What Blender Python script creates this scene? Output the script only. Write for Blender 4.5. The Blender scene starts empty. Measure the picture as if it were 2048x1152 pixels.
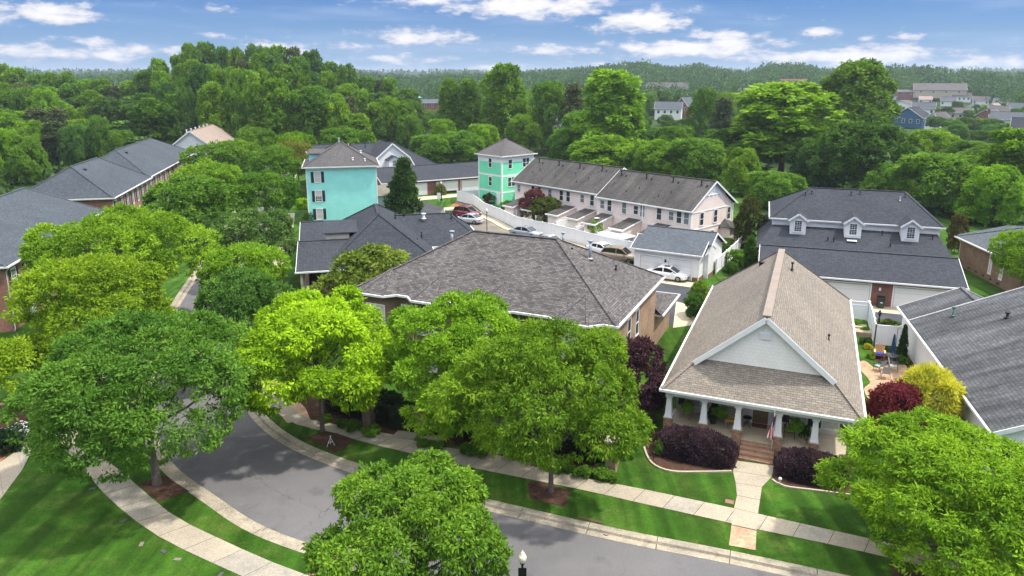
import bpy, math, random
import numpy as np
from mathutils import Vector, Matrix
R = math.radians
S = bpy.context.scene
col = S.collection
random.seed(7)

# ---------------------------------------------------------------- camera, sky, sun, exposure
FPX, CYP, CAMH = 1450.0, 500.0, 22.0
PITCH = math.atan((CYP - 150) / FPX)
cd = bpy.data.cameras.new('camera'); cam = bpy.data.objects.new('camera', cd); col.objects.link(cam)
cam.location = (0, 0, CAMH); cam.rotation_euler = (math.pi/2 - PITCH, 0, 0)
cd.sensor_width = 36; cd.lens = FPX/2048*36; cd.shift_y = -(576-CYP)/2048
cd.clip_start = .5; cd.clip_end = 9000
S.camera = cam
SUN_AZ, SUN_EL = 92.0, 60.0
S.view_settings.view_transform = 'Standard'; S.view_settings.look = 'None'
S.view_settings.exposure = 1.03; S.view_settings.gamma = 1
sd = bpy.data.lights.new('sun', 'SUN'); sd.energy = 2.4; sd.angle = R(2.5); sd.color = (1, .95, .86)
so = bpy.data.objects.new('sun', sd); col.objects.link(so)
so.rotation_euler = (R(90-SUN_EL), 0, R(180-SUN_AZ)); so.location = (0, 0, 80)
S.cycles.use_denoising = True
S.cycles.max_bounces = 6; S.cycles.diffuse_bounces = 3; S.cycles.transmission_bounces = 3
S.cycles.transparent_max_bounces = 6; S.cycles.volume_bounces = 0; S.cycles.glossy_bounces = 2
S.cycles.sample_clamp_indirect = 4; S.cycles.caustics_reflective = False; S.cycles.caustics_refractive = False

W = bpy.data.worlds.new('World'); S.world = W; W.use_nodes = True
nt = W.node_tree; nt.nodes.clear()
def wn(t, **k):
    n = nt.nodes.new(t)
    for a, b in k.items(): setattr(n, a, b)
    return n
def mth(tree, op, a, b=None, c=None, clamp=False):
    n = tree.nodes.new('ShaderNodeMath'); n.operation = op; n.use_clamp = clamp
    for i, v in enumerate((a, b, c)):
        if v is None: continue
        if isinstance(v, (int, float)): n.inputs[i].default_value = v
        else: tree.links.new(v, n.inputs[i])
    return n.outputs[0]
def build_world():
    L = nt.links.new
    out = wn('ShaderNodeOutputWorld'); bg = wn('ShaderNodeBackground'); L(bg.outputs[0], out.inputs[0])
    sky = wn('ShaderNodeTexSky', sky_type='NISHITA'); sky.sun_disc = False
    sky.sun_elevation = R(SUN_EL); sky.sun_rotation = R(SUN_AZ); sky.air_density = 1.0; sky.dust_density = .6; sky.ozone_density = 2.2; sky.altitude = 100
    tc = wn('ShaderNodeTexCoord'); sp = wn('ShaderNodeSeparateXYZ'); L(tc.outputs['Generated'], sp.inputs[0])
    X, Y, Z = sp.outputs
    M = lambda *a, **k: mth(nt, *a, **k)
    az = M('ARCTAN2', X, Y)                       # heading, radians
    el = M('ARCSINE', Z)
    # fractal cloud field in heading / elevation, stretched towards the horizon like a deck seen from below
    cb = wn('ShaderNodeCombineXYZ'); L(M('MULTIPLY', az, 30), cb.inputs[0]); L(M('MULTIPLY', el, 78), cb.inputs[1])
    nz = wn('ShaderNodeTexNoise'); nz.inputs['Scale'].default_value = 1.0; nz.inputs['Detail'].default_value = 8; nz.inputs['Roughness'].default_value = .62
    L(cb.outputs[0], nz.inputs['Vector'])
    cb2 = wn('ShaderNodeCombineXYZ'); L(M('MULTIPLY', az, 5), cb2.inputs[0]); L(M('MULTIPLY', el, 42), cb2.inputs[1]); cb2.inputs[2].default_value = 5.3
    nz2 = wn('ShaderNodeTexNoise'); nz2.inputs['Scale'].default_value = 1.0; nz2.inputs['Detail'].default_value = 5
    L(cb2.outputs[0], nz2.inputs['Vector'])
    def blob(px, py, w, h, s=1.0):
        a0 = math.atan2(px-1024, math.hypot(FPX, 350)); e0 = math.atan2(150-py, math.hypot(px-1024, 1491))
        dx = M('MULTIPLY', M('SUBTRACT', az, a0), 1491/w); dy = M('MULTIPLY', M('SUBTRACT', el, e0), 1491/h)
        r2 = M('ADD', M('MULTIPLY', dx, dx), M('MULTIPLY', dy, dy))
        return M('MULTIPLY', M('POWER', 2.718, M('MULTIPLY', r2, -1.0)), s)
    acc = None
    for b in [(115, 32, 95, 20, 1.1), (205, 88, 52, 13, .9), (450, 22, 62, 10, .7), (423, 72, 26, 8, .9), (560, 100, 75, 14, .9), (60, 108, 120, 17, .75), (215, 108, 110, 15, .8),
              (345, 100, 60, 8, .5), (1060, 18, 170, 26, 1.25), (850, 8, 110, 13, .9), (845, 76, 115, 20, 1.0), (720, 95, 95, 12, .6), (800, 120, 90, 12, .7), (1000, 134, 70, 9, .7),
              (1285, 47, 100, 24, 1.2), (1430, 74, 85, 13, .95), (1110, 102, 115, 11, .75), (1390, 98, 165, 17, 1.1), (1640, 68, 52, 9, .9), (1795, 76, 46, 9, .85), (1725, 80, 26, 7, .7),
              (1700, 112, 170, 17, .95), (1230, 130, 90, 8, .6), (1560, 40, 90, 12, .25), (1960, 125, 130, 12, .7), (520, 130, 200, 10, .4)]:
        v = blob(b[0], b[1], b[2]*(1.15 if b[1] > 88 else 1), b[3]*(1.2 if b[1] > 88 else 1), b[4]*(1.12 if b[1] > 88 else 1)); acc = v if acc is None else M('MAXIMUM', acc, v)
    dens = M('ADD', M('MULTIPLY', acc, .82), M('MULTIPLY', M('SUBTRACT', nz.outputs[0], .5), 2.1))
    mr = wn('ShaderNodeMapRange', interpolation_type='SMOOTHSTEP'); L(dens, mr.inputs[0]); mr.inputs[1].default_value = .26; mr.inputs[2].default_value = .66
    mask = M('MULTIPLY', mr.outputs[0], M('GREATER_THAN', acc, .02))
    # thin high veil
    veil = wn('ShaderNodeMapRange', interpolation_type='SMOOTHSTEP'); L(nz2.outputs[0], veil.inputs[0]); veil.inputs[1].default_value = .42; veil.inputs[2].default_value = .8; veil.inputs[4].default_value = .45
    hz = wn('ShaderNodeMapRange'); L(el, hz.inputs[0]); hz.inputs[1].default_value = 0; hz.inputs[2].default_value = .14; hz.inputs[3].default_value = .85; hz.inputs[4].default_value = 0
    # clear sky: nishita tinted a little bluer
    tint = wn('ShaderNodeMix', data_type='RGBA', blend_type='MULTIPLY'); tint.inputs[0].default_value = 1; L(sky.outputs[0], tint.inputs[6]); tint.inputs[7].default_value = (.042, .215, .56, 1)
    def mixc(fac, a, b):
        m = wn('ShaderNodeMix', data_type='RGBA')
        for v, i in ((fac, 0), (a, 6), (b, 7)):
            if isinstance(v, (float, int)): m.inputs[i].default_value = v
            elif isinstance(v, tuple): m.inputs[i].default_value = v
            else: L(v, m.inputs[i])
        return m.outputs[2]
    c = mixc(hz.outputs[0], tint.outputs[2], (2.1, 3.2, 4.8, 1))
    c = mixc(veil.outputs[0], c, (2.9, 3.7, 5.2, 1))
    # cloud colour: bright tops, greyer flat bases
    sh = wn('ShaderNodeMapRange', interpolation_type='SMOOTHSTEP'); L(dens, sh.inputs[0]); sh.inputs[1].default_value = .38; sh.inputs[2].default_value = 1.0
    cc = mixc(sh.outputs[0], (3.2, 3.6, 4.7, 1), (5.9, 5.8, 5.9, 1))
    c = mixc(mask, c, cc)
    # added bright overhead fill, out of view, made up to give soft ambient light
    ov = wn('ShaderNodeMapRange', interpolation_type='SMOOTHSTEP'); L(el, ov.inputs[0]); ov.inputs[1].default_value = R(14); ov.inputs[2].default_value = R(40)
    overhead_fill = wn('ShaderNodeMapRange'); L(nz2.outputs[0], overhead_fill.inputs[0]); overhead_fill.inputs[1].default_value = .3; overhead_fill.inputs[2].default_value = .7
    c = mixc(M('MULTIPLY', ov.outputs[0], .92), c, mixc(overhead_fill.outputs[0], (12.0, 12.8, 14.6, 1), (16.5, 16.2, 16.0, 1)))
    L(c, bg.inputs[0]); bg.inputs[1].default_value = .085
build_world()

# ---------------------------------------------------------------- helpers
def G(px, py, z=0.0):
    """world point at height z that the photo shows at pixel (px, py)"""
    x = (px-1024)/FPX; u = -(py-CYP)/FPX
    d = (x, math.cos(PITCH)+u*math.sin(PITCH), -math.sin(PITCH)+u*math.cos(PITCH))
    t = (z-CAMH)/d[2]
    return (d[0]*t, d[1]*t)
def axdepth(x, y, z): return y*math.cos(PITCH) - (z-CAMH)*math.sin(PITCH)
def zat(px, py, b):
    x = (px-1024)/FPX; u = -(py-CYP)/FPX
    d = (x, math.cos(PITCH)+u*math.sin(PITCH), -math.sin(PITCH)+u*math.cos(PITCH))
    t = (b[0]*d[0]+b[1]*d[1])/(d[0]**2+d[1]**2)
    return CAMH + d[2]*t

MATS = {}
def newmat(name):
    m = bpy.data.materials.new(name); m.use_nodes = True; MATS[name] = m
    n = m.node_tree; b = n.nodes['Principled BSDF']; return m, n, b
def node(n, t, **k):
    x = n.nodes.new(t)
    for a, b in k.items(): setattr(x, a, b)
    return x
def rgba(c): return (c[0], c[1], c[2], 1)
def mix(n, fac, a, b, mode='MIX'):
    m = node(n, 'ShaderNodeMix', data_type='RGBA', blend_type=mode)
    for v, i in ((fac, 0), (a, 6), (b, 7)):
        if isinstance(v, (float, int)): m.inputs[i].default_value = v
        elif isinstance(v, (tuple, list)): m.inputs[i].default_value = rgba(v)
        else: n.links.new(v, m.inputs[i])
    return m.outputs[2]
def noise(n, vec, scale, detail=4, rough=.55):
    z = node(n, 'ShaderNodeTexNoise'); z.inputs['Scale'].default_value = scale; z.inputs['Detail'].default_value = detail; z.inputs['Roughness'].default_value = rough
    n.links.new(vec, z.inputs['Vector']); return z.outputs[0]
def mrange(n, v, a, b, c=0.0, d=1.0):
    r = node(n, 'ShaderNodeMapRange'); n.links.new(v, r.inputs[0])
    for i, q in zip((1, 2, 3, 4), (a, b, c, d)): r.inputs[i].default_value = q
    return r.outputs[0]
def bump(n, b, h, strength=.4, dist=.02):
    k = node(n, 'ShaderNodeBump'); k.inputs['Strength'].default_value = strength; k.inputs['Distance'].default_value = dist
    n.links.new(h, k.inputs['Height']); n.links.new(k.outputs[0], b.inputs['Normal'])
def plain(name, c, rough=.6, metal=0, spec=.5, var=.12, vs=1.5, emit=None):
    if name in MATS: return MATS[name]
    m, n, b = newmat(name)
    t = node(n, 'ShaderNodeTexCoord')
    f = mrange(n, noise(n, t.outputs['Object'], vs), .3, .7, 1-var, 1+var)
    o = mix(n, 1.0, c, f, 'MULTIPLY'); n.links.new(o, b.inputs['Base Color'])
    b.inputs['Roughness'].default_value = rough; b.inputs['Metallic'].default_value = metal
    b.inputs['Specular IOR Level'].default_value = spec
    return m
def shingle(name, c1, c2, dark, bw=.34, rh=.15, stain=.25, streak=0.0):
    m, n, b = newmat(name)
    uv = node(n, 'ShaderNodeUVMap').outputs[0]
    br = node(n, 'ShaderNodeTexBrick'); n.links.new(uv, br.inputs['Vector']); br.offset = .37; br.inputs['Scale'].default_value = 1
    br.inputs['Color1'].default_value = rgba(c1); br.inputs['Color2'].default_value = rgba(c2); br.inputs['Mortar'].default_value = rgba(dark)
    br.inputs['Mortar Size'].default_value = .016; br.inputs['Mortar Smooth'].default_value = .3; br.inputs['Brick Width'].default_value = bw; br.inputs['Row Height'].default_value = rh
    br.inputs['Bias'].default_value = 0
    mp = node(n, 'ShaderNodeMapping'); n.links.new(uv, mp.inputs[0]); mp.inputs['Scale'].default_value = (2.2, 5.5, 1)
    g = mrange(n, noise(n, mp.outputs[0], 1.3, 3, .7), .3, .7, .78, 1.22)
    o = mix(n, 1.0, br.outputs['Color'], g, 'MULTIPLY')
    big = mrange(n, noise(n, uv, .22, 5, .6), .35, .7, 1+stain*.4, 1-stain)
    o = mix(n, 1.0, o, big, 'MULTIPLY')
    if streak:
        mp2 = node(n, 'ShaderNodeMapping'); n.links.new(uv, mp2.inputs[0]); mp2.inputs['Scale'].default_value = (1.0, .12, 1)
        st = mrange(n, noise(n, mp2.outputs[0], .9, 4, .6), .38, .62, 1+streak*.4, 1-streak)
        o = mix(n, 1.0, o, st, 'MULTIPLY')
    n.links.new(o, b.inputs['Base Color']); b.inputs['Roughness'].default_value = .9; b.inputs['Specular IOR Level'].default_value = .25
    bump(n, b, br.outputs['Fac'], -.5, .02)
    return m
def brick(name, c1, c2, mortar, bw=.22, rh=.078, var=1.0):
    m, n, b = newmat(name)
    uv = node(n, 'ShaderNodeUVMap').outputs[0]
    br = node(n, 'ShaderNodeTexBrick'); n.links.new(uv, br.inputs['Vector']); br.inputs['Scale'].default_value = 1
    br.inputs['Color1'].default_value = rgba(c1); br.inputs['Color2'].default_value = rgba(c2); br.inputs['Mortar'].default_value = rgba(mortar)
    br.inputs['Mortar Size'].default_value = .006; br.inputs['Brick Width'].default_value = bw; br.inputs['Row Height'].default_value = rh
    g = mrange(n, noise(n, uv, .7, 4), .3, .7, 1-.22*var, 1+.2*var)
    g2 = mrange(n, noise(n, uv, 7, 2), .3, .7, 1-.18*var, 1+.18*var)
    o = mix(n, 1.0, mix(n, 1.0, br.outputs['Color'], g, 'MULTIPLY'), g2, 'MULTIPLY')
    n.links.new(o, b.inputs['Base Color']); b.inputs['Roughness'].default_value = .9
    bump(n, b, br.outputs['Fac'], -.4, .01)
    return m
def siding(name, c, lap=.16, vertical=False, line=.55, wear=.06):
    m, n, b = newmat(name)
    uv = node(n, 'ShaderNodeUVMap').outputs[0]
    sp = node(n, 'ShaderNodeSeparateXYZ'); n.links.new(uv, sp.inputs[0])
    fr = mth(n, 'FRACT', mth(n, 'DIVIDE', sp.outputs[0 if vertical else 1], lap))
    g = mrange(n, fr, 0, .14, line, 1)
    w = mrange(n, noise(n, uv, .8, 5), .3, .7, 1-wear, 1+wear)
    o = mix(n, 1.0, mix(n, 1.0, c, g, 'MULTIPLY'), w, 'MULTIPLY')
    n.links.new(o, b.inputs['Base Color']); b.inputs['Roughness'].default_value = .55
    bump(n, b, fr, .5, .02)
    return m
def ground(name, c1, c2, scale=.5, detail=6, fine=None, rough=.95, c3=None, s3=3.0, lo=.35, hi=.65, bumpd=0, extra=None):
    m, n, b = newmat(name)
    t = node(n, 'ShaderNodeTexCoord').outputs['Object']
    f = mrange(n, noise(n, t, scale, detail, .65), lo, hi)
    o = mix(n, f, c1, c2)
    if c3: o = mix(n, mrange(n, noise(n, t, s3, 4, .7), .5, .75, 0, .8), o, c3)
    if fine: o = mix(n, 1.0, o, mrange(n, noise(n, t, fine, 3, .8), .25, .75, .62, 1.38), 'MULTIPLY')
    n.links.new(o, b.inputs['Base Color']); b.inputs['Roughness'].default_value = rough; b.inputs['Specular IOR Level'].default_value = .1
    if bumpd: bump(n, b, noise(n, t, fine or 20, 2, .7), .6, bumpd)
    if extra: extra(n, b, t, o)
    return m
def foliage(name, rough=.6, trans=.34, gloss=.1):
    """leaf colour comes from the object's own colour; every leaf carries its own tint"""
    m, n, b = newmat(name)
    oi = node(n, 'ShaderNodeObjectInfo'); at = node(n, 'ShaderNodeAttribute'); at.attribute_name = 'tint'
    hs = node(n, 'ShaderNodeHueSaturation'); n.links.new(oi.outputs['Color'], hs.inputs['Color'])
    n.links.new(mrange(n, at.outputs['Fac'], 0, 1, .520, .480), hs.inputs['Hue'])
    n.links.new(mrange(n, at.outputs['Fac'], 0, 1, .38, 1.65), hs.inputs['Value'])
    n.links.new(hs.outputs[0], b.inputs['Base Color']); b.inputs['Roughness'].default_value = rough; b.inputs['Specular IOR Level'].default_value = gloss
    tr = node(n, 'ShaderNodeBsdfTranslucent')
    h2 = mix(n, 1.0, hs.outputs[0], (1.25, 1.25, .55), 'MULTIPLY'); n.links.new(h2, tr.inputs[0])
    ms = node(n, 'ShaderNodeMixShader'); ms.inputs[0].default_value = trans
    n.links.new(b.outputs[0], ms.inputs[1]); n.links.new(tr.outputs[0], ms.inputs[2])
    n.links.new(ms.outputs[0], n.nodes['Material Output'].inputs[0])
    return m
def glass_mat(name, c=(.03, .04, .05), rough=.08):
    m, n, b = newmat(name); b.inputs['Base Color'].default_value = rgba(c); b.inputs['Roughness'].default_value = rough
    b.inputs['Specular IOR Level'].default_value = .9; return m

mW = plain('white_paint', (.80, .80, .78), .5, var=.04)
mGut = plain('gutter_white', (.74, .74, .72), .45, var=.08, vs=3)
mDoorW = siding('garage_door_white', (.70, .70, .695), .5, line=.7, wear=.03)
mVinyl = siding('vinyl_white', (.82, .83, .84), .2, vertical=True, line=.86, wear=.03)
mGlass = glass_mat('window_glass'); mGlassD = glass_mat('glass_dark', (.012, .014, .016), .06)
mBlind = siding('blind_white', (.62, .62, .58), .06, line=.75)
mNavy = siding('shutter_navy', (.012, .022, .045), .07, line=.6)
mBlackSh = siding('shutter_black', (.018, .02, .026), .07, line=.6)
mBlk = plain('black_metal', (.012, .012, .013), .45, .3)
mGalv = plain('galvanised', (.42, .44, .46), .4, .6)
mBark = plain('bark', (.13, .105, .085), .95, var=.35, vs=8)
mConc = ground('concrete', (.40, .345, .255), (.33, .285, .22), .35, 6, 14, c3=(.30, .27, .22), s3=1.0)
mConcD = ground('concrete_worn', (.38, .34, .27), (.29, .265, .22), .5, 6, 14, c3=(.21, .195, .17), s3=1.3)
mKerb = ground('kerb_concrete', (.42, .36, .27), (.27, .24, .19), .6, 6, 10, c3=(.2, .17, .12), s3=2.2)
mBrickRed = brick('brick_red', (.25, .085, .055), (.16, .06, .045), (.26, .2, .17))
mBrickOr = brick('brick_orange', (.36, .155, .10), (.26, .10, .07), (.34, .26, .2))
mBrickBrown = brick('brick_brown', (.25, .155, .10), (.17, .105, .068), (.26, .21, .16))
mBrickTan = brick('brick_tan', (.36, .235, .145), (.25, .155, .10), (.32, .25, .18))
mPaver = brick('paver_tan', (.50, .34, .20), (.38, .22, .14), (.3, .22, .14), .3, .15)
mStep = brick('brick_steps', (.40, .25, .15), (.27, .13, .085), (.22, .16, .11), .22, .075)

# mesh buffer: planar faces with UVs in metres (u along the level direction, v up the slope)
class MB:
    def __init__(s): s.v = []; s.f = []; s.m = []; s.smooth = []
    def face(s, pts, m=0, sm=False):
        i = len(s.v); s.v += [tuple(p) for p in pts]; s.f.append(tuple(range(i, i+len(pts)))); s.m.append(m); s.smooth.append(sm)
    def box(s, x0, x1, y0, y1, z0, z1, m=0, skip=''):
        p = [(x0,y0,z0),(x1,y0,z0),(x1,y1,z0),(x0,y1,z0),(x0,y0,z1),(x1,y0,z1),(x1,y1,z1),(x0,y1,z1)]
        for k, q in (('b',(3,2,1,0)),('t',(4,5,6,7)),('f',(0,1,5,4)),('r',(1,2,6,5)),('k',(2,3,7,6)),('l',(3,0,4,7))):
            if k not in skip: s.face([p[i] for i in q], m)
        return s
    def bar(s, a, b, w, h=None, m=0, up=(0,0,1)):
        """square bar between two points"""
        h = h or w; a = Vector(a); b = Vector(b); d = (b-a).normalized(); u = Vector(up)
        if abs(d.dot(u)) > .98: u = Vector((1,0,0))
        r = d.cross(u).normalized()*w/2; t = r.cross(d).normalized()*h/2
        A = [a-r-t, a+r-t, a+r+t, a-r+t]; B = [b-r-t, b+r-t, b+r+t, b-r+t]
        s.face(A[::-1], m); s.face(B, m)
        for i in range(4): j = (i+1) % 4; s.face([A[i], A[j], B[j], B[i]], m)
        return s
    def tube(s, pts, rad, n=8, m=0, caps=True):
        pts = [Vector(p) for p in pts]
        if not isinstance(rad, (list, tuple)): rad = [rad]*len(pts)
        rings = []; r0 = None
        for i, p in enumerate(pts):
            d = (pts[min(i+1, len(pts)-1)] - pts[max(i-1, 0)]).normalized()
            if r0 is None: r0 = d.cross(Vector((0,0,1)) if abs(d.z) < .9 else Vector((1,0,0))).normalized()
            r0 = (r0 - d*r0.dot(d)).normalized(); t = d.cross(r0)
            rings.append([len(s.v)+k for k in range(n)])
            for k in range(n):
                a = 2*math.pi*k/n; s.v.append(tuple(p + (r0*math.cos(a)+t*math.sin(a))*rad[i]))
        for a, b in zip(rings, rings[1:]):
            for k in range(n): j = (k+1) % n; s.f.append((a[k], a[j], b[j], b[k])); s.m.append(m); s.smooth.append(True)
        if caps:
            for q in (rings[0][::-1], rings[-1]): s.f.append(tuple(q)); s.m.append(m); s.smooth.append(False)
        return s
    def lathe(s, prof, n=16, c=(0,0), m=0):
        rings = []
        for r, z in prof:
            rings.append([len(s.v)+k for k in range(n)])
            for k in range(n): a = 2*math.pi*k/n; s.v.append((c[0]+r*math.cos(a), c[1]+r*math.sin(a), z))
        for a, b in zip(rings, rings[1:]):
            for k in range(n): j = (k+1) % n; s.f.append((a[k], a[j], b[j], b[k])); s.m.append(m); s.smooth.append(True)
        return s
    def mesh(s, name, mats):
        me = bpy.data.meshes.new(name); me.from_pydata(s.v, [], s.f)
        mats = mats if isinstance(mats, (list, tuple)) else [mats]
        for m in mats: me.materials.append(m)
        me.polygons.foreach_set('material_index', s.m); me.polygons.foreach_set('use_smooth', s.smooth)
        me.update()
        nl = len(me.loops); co = np.empty(len(s.v)*3, np.float32); me.vertices.foreach_get('co', co); co = co.reshape(-1, 3)
        vi = np.empty(nl, np.int32); me.loops.foreach_get('vertex_index', vi)
        nr = np.empty(len(s.f)*3, np.float32); me.polygons.foreach_get('normal', nr); nr = nr.reshape(-1, 3)
        lt = np.empty(len(s.f), np.int32); me.polygons.foreach_get('loop_total', lt)
        N = np.repeat(nr, lt, axis=0); P = co[vi]
        U = np.stack([-N[:, 1], N[:, 0], np.zeros(nl)], 1); l = np.linalg.norm(U, axis=1); flat = l < .05
        U[flat] = (1, 0, 0); l[flat] = 1; U /= l[:, None]; V = np.cross(N, U)
        uv = np.stack([(P*U).sum(1), (P*V).sum(1)], 1).astype(np.float32)
        me.uv_layers.new(name='UVMap').data.foreach_set('uv', uv.ravel())
        return me
    def build(s, name, mats, parent=None, loc=None, rz=None, **k):
        return obj(name, s.mesh(name, mats), parent, loc, rz, **k)
def obj(name, me, parent=None, loc=None, rz=None, **k):
    o = bpy.data.objects.new(name, me); col.objects.link(o)
    if parent: o.parent = parent
    if loc: o.location = loc
    if rz is not None: o.rotation_euler = (0, 0, R(rz))
    return tag(o, **k)
def tag(o, label=None, cat=None, group=None, kind=None):
    if label: o['label'] = label
    if cat: o['category'] = cat
    if group: o['group'] = group
    if kind: o['kind'] = kind
    return o
def empty(name, loc, rz=0, **k):
    o = bpy.data.objects.new(name, None); col.objects.link(o); o.location = loc; o.rotation_euler = (0, 0, R(rz)); o.empty_display_size = .5
    return tag(o, **k)
CH = {}
def kids(o):
    return [c for c in o.children]
def copy_tree(o, loc=None, rz=None, parent=None, **k):
    c = o.copy(); col.objects.link(c)
    if parent: c.parent = parent
    if loc is not None: c.location = loc
    if rz is not None: c.rotation_euler = (0, 0, R(rz))
    for ch in kids(o): copy_tree(ch, parent=c)
    return tag(c, **k)
def house(name, org, az, z=0, **k):
    return empty(name, (org[0], org[1], z), -az, **k)
def smooth_line(pts, step=1.0):
    P = [Vector((p[0], p[1])) for p in pts]; out = []
    for i in range(len(P)-1):
        a = P[max(i-1, 0)]; b = P[i]; c = P[i+1]; d = P[min(i+2, len(P)-1)]
        n = max(1, int((c-b).length/step))
        for k in range(n):
            t = k/n; q = .5*((2*b)+(c-a)*t+(2*a-5*b+4*c-d)*t*t+(3*b-a-3*c+d)*t**3); out.append((q.x, q.y))
    out.append((P[-1].x, P[-1].y)); return out
def offset_line(pts, d):
    out = []
    for i, p in enumerate(pts):
        a = pts[max(i-1, 0)]; b = pts[min(i+1, len(pts)-1)]; t = Vector((b[0]-a[0], b[1]-a[1])).normalized()
        out.append((p[0]+t.y*d, p[1]-t.x*d))
    return out
def sheet(name, pts, z, m, thick=0, **k):
    b = MB(); A = sum(pts[i-1][0]*pts[i][1]-pts[i][0]*pts[i-1][1] for i in range(len(pts)))
    if A < 0: pts = pts[::-1]
    b.face([(x, y, z) for x, y in pts])
    if thick:
        for i in range(len(pts)):
            p, q = pts[i-1], pts[i]; b.face([(p[0], p[1], z), (p[0], p[1], z-thick), (q[0], q[1], z-thick), (q[0], q[1], z)])
    return b.build(name, m, kind=k.pop('kind', 'structure'), **k)
def sweep(line, prof):
    """prof: list of (offset to the right of the line, z)"""
    b = MB(); L = [offset_line(line, o) for o, z in prof]
    for j in range(len(prof)-1):
        for i in range(len(line)-1):
            b.face([(*L[j][i], prof[j][1]), (*L[j+1][i], prof[j+1][1]), (*L[j+1][i+1], prof[j+1][1]), (*L[j][i+1], prof[j][1])][::-1])
    return b

# ---------------------------------------------------------------- building pieces
ROOFT = .09
def roof_faces(b, faces, m=0, t=ROOFT):
    """top planes as a slab of real thickness"""
    for f in faces:
        b.face(f, m); b.face([(x, y, z-t) for x, y, z in f][::-1], m)
        for i in range(len(f)):
            p, q = f[i-1], f[i]; b.face([p, (p[0], p[1], p[2]-t), (q[0], q[1], q[2]-t), q], m)
def cap_line(b, a, c, m=0, w=.3):
    a = Vector(a); c = Vector(c); u = Vector((0, 0, .035)); b.bar(a+u*.4, c+u*.4, w, .05, m)
def hip_planes(x0, x1, y0, y1, z, r0, r1, zr):
    a, b_, c, d = (x0, y0, z), (x1, y0, z), (x1, y1, z), (x0, y1, z); p, q = (*r0, zr), (*r1, zr)
    if abs(r0[1]-r1[1]) < 1e-6:      # ridge along x
        return [[a, b_, q, p], [c, d, p, q], [d, a, p], [b_, c, q]], [(a, p), (d, p), (b_, q), (c, q), (p, q)]
    return [[d, a, p, q], [b_, c, q, p], [a, b_, p], [c, d, q]], [(a, p), (b_, p), (c, q), (d, q), (p, q)]
def gutter(b, x0, x1, y0, y1, z, sides='fkrl', h=.16, w=.13):
    """white gutter and fascia round an eave rectangle, soffit closing it below"""
    zt, zb = z-.01, z-h
    if 'f' in sides: b.box(x0-w, x1+w, y0-w, y0-.004, zb, zt)
    if 'k' in sides: b.box(x0-w, x1+w, y1+.004, y1+w, zb, zt)
    if 'l' in sides: b.box(x0-w, x0-.004, y0, y1, zb+.002, zt-.002)
    if 'r' in sides: b.box(x1+.004, x1+w, y0, y1, zb+.002, zt-.002)
def hip_roof(root, x0, x1, y0, y1, z, r0, r1, zr, m, caps=True, sides='fkrl', sof=True):
    b = MB(); fs, ed = hip_planes(x0, x1, y0, y1, z, r0, r1, zr); roof_faces(b, fs)
    if caps:
        for a, c in ed: cap_line(b, a, c)
    r = b.build('roof', m, root)
    g = MB(); gutter(g, x0, x1, y0, y1, z, sides)
    if sof: g.box(x0, x1, y0, y1, z-.17, z-.1)
    g.build('gutter', mGut, r); return r
def gable_roof(root, x0, x1, y0, y1, z, zr, m, along='x', rake=.22, ridge=None, sides=None, rakes=True, t=ROOFT):
    """gabled roof; rake boards hang at the two ends"""
    b = MB(); g = MB()
    if along == 'x':
        yr = ridge if ridge is not None else (y0+y1)/2
        fs = [[(x0,y0,z),(x1,y0,z),(x1,yr,zr),(x0,yr,zr)], [(x1,y1,z),(x0,y1,z),(x0,yr,zr),(x1,yr,zr)]]
        cap_line(b, (x0,yr,zr), (x1,yr,zr)); gutter(g, x0, x1, y0, y1, z, 'fk' if sides is None else sides)
        if rakes:
            for x in (x0-.03, x1+.03):
                for y in (y0, y1): g.bar((x, y, z-.09), (x, yr, zr-.09), .05, rake)
    else:
        xr = ridge if ridge is not None else (x0+x1)/2
        fs = [[(x0,y1,z),(x0,y0,z),(xr,y0,zr),(xr,y1,zr)], [(x1,y0,z),(x1,y1,z),(xr,y1,zr),(xr,y0,zr)]]
        cap_line(b, (xr,y0,zr), (xr,y1,zr)); gutter(g, x0, x1, y0, y1, z, 'lr' if sides is None else sides)
        if rakes:
            for y in (y0-.03, y1+.03):
                for x in (x0, x1): g.bar((x, y, z-.09), (xr, y, zr-.09), .05, rake)
    roof_faces(b, fs, t=t)
    r = b.build('roof', m, root); g.build('gutter', mGut, r); return r
def wall_box(b, x0, x1, y0, y1, z0, z1, m=0): b.box(x0, x1, y0, y1, z0, z1, m, skip='b')
WIN = {}
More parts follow.
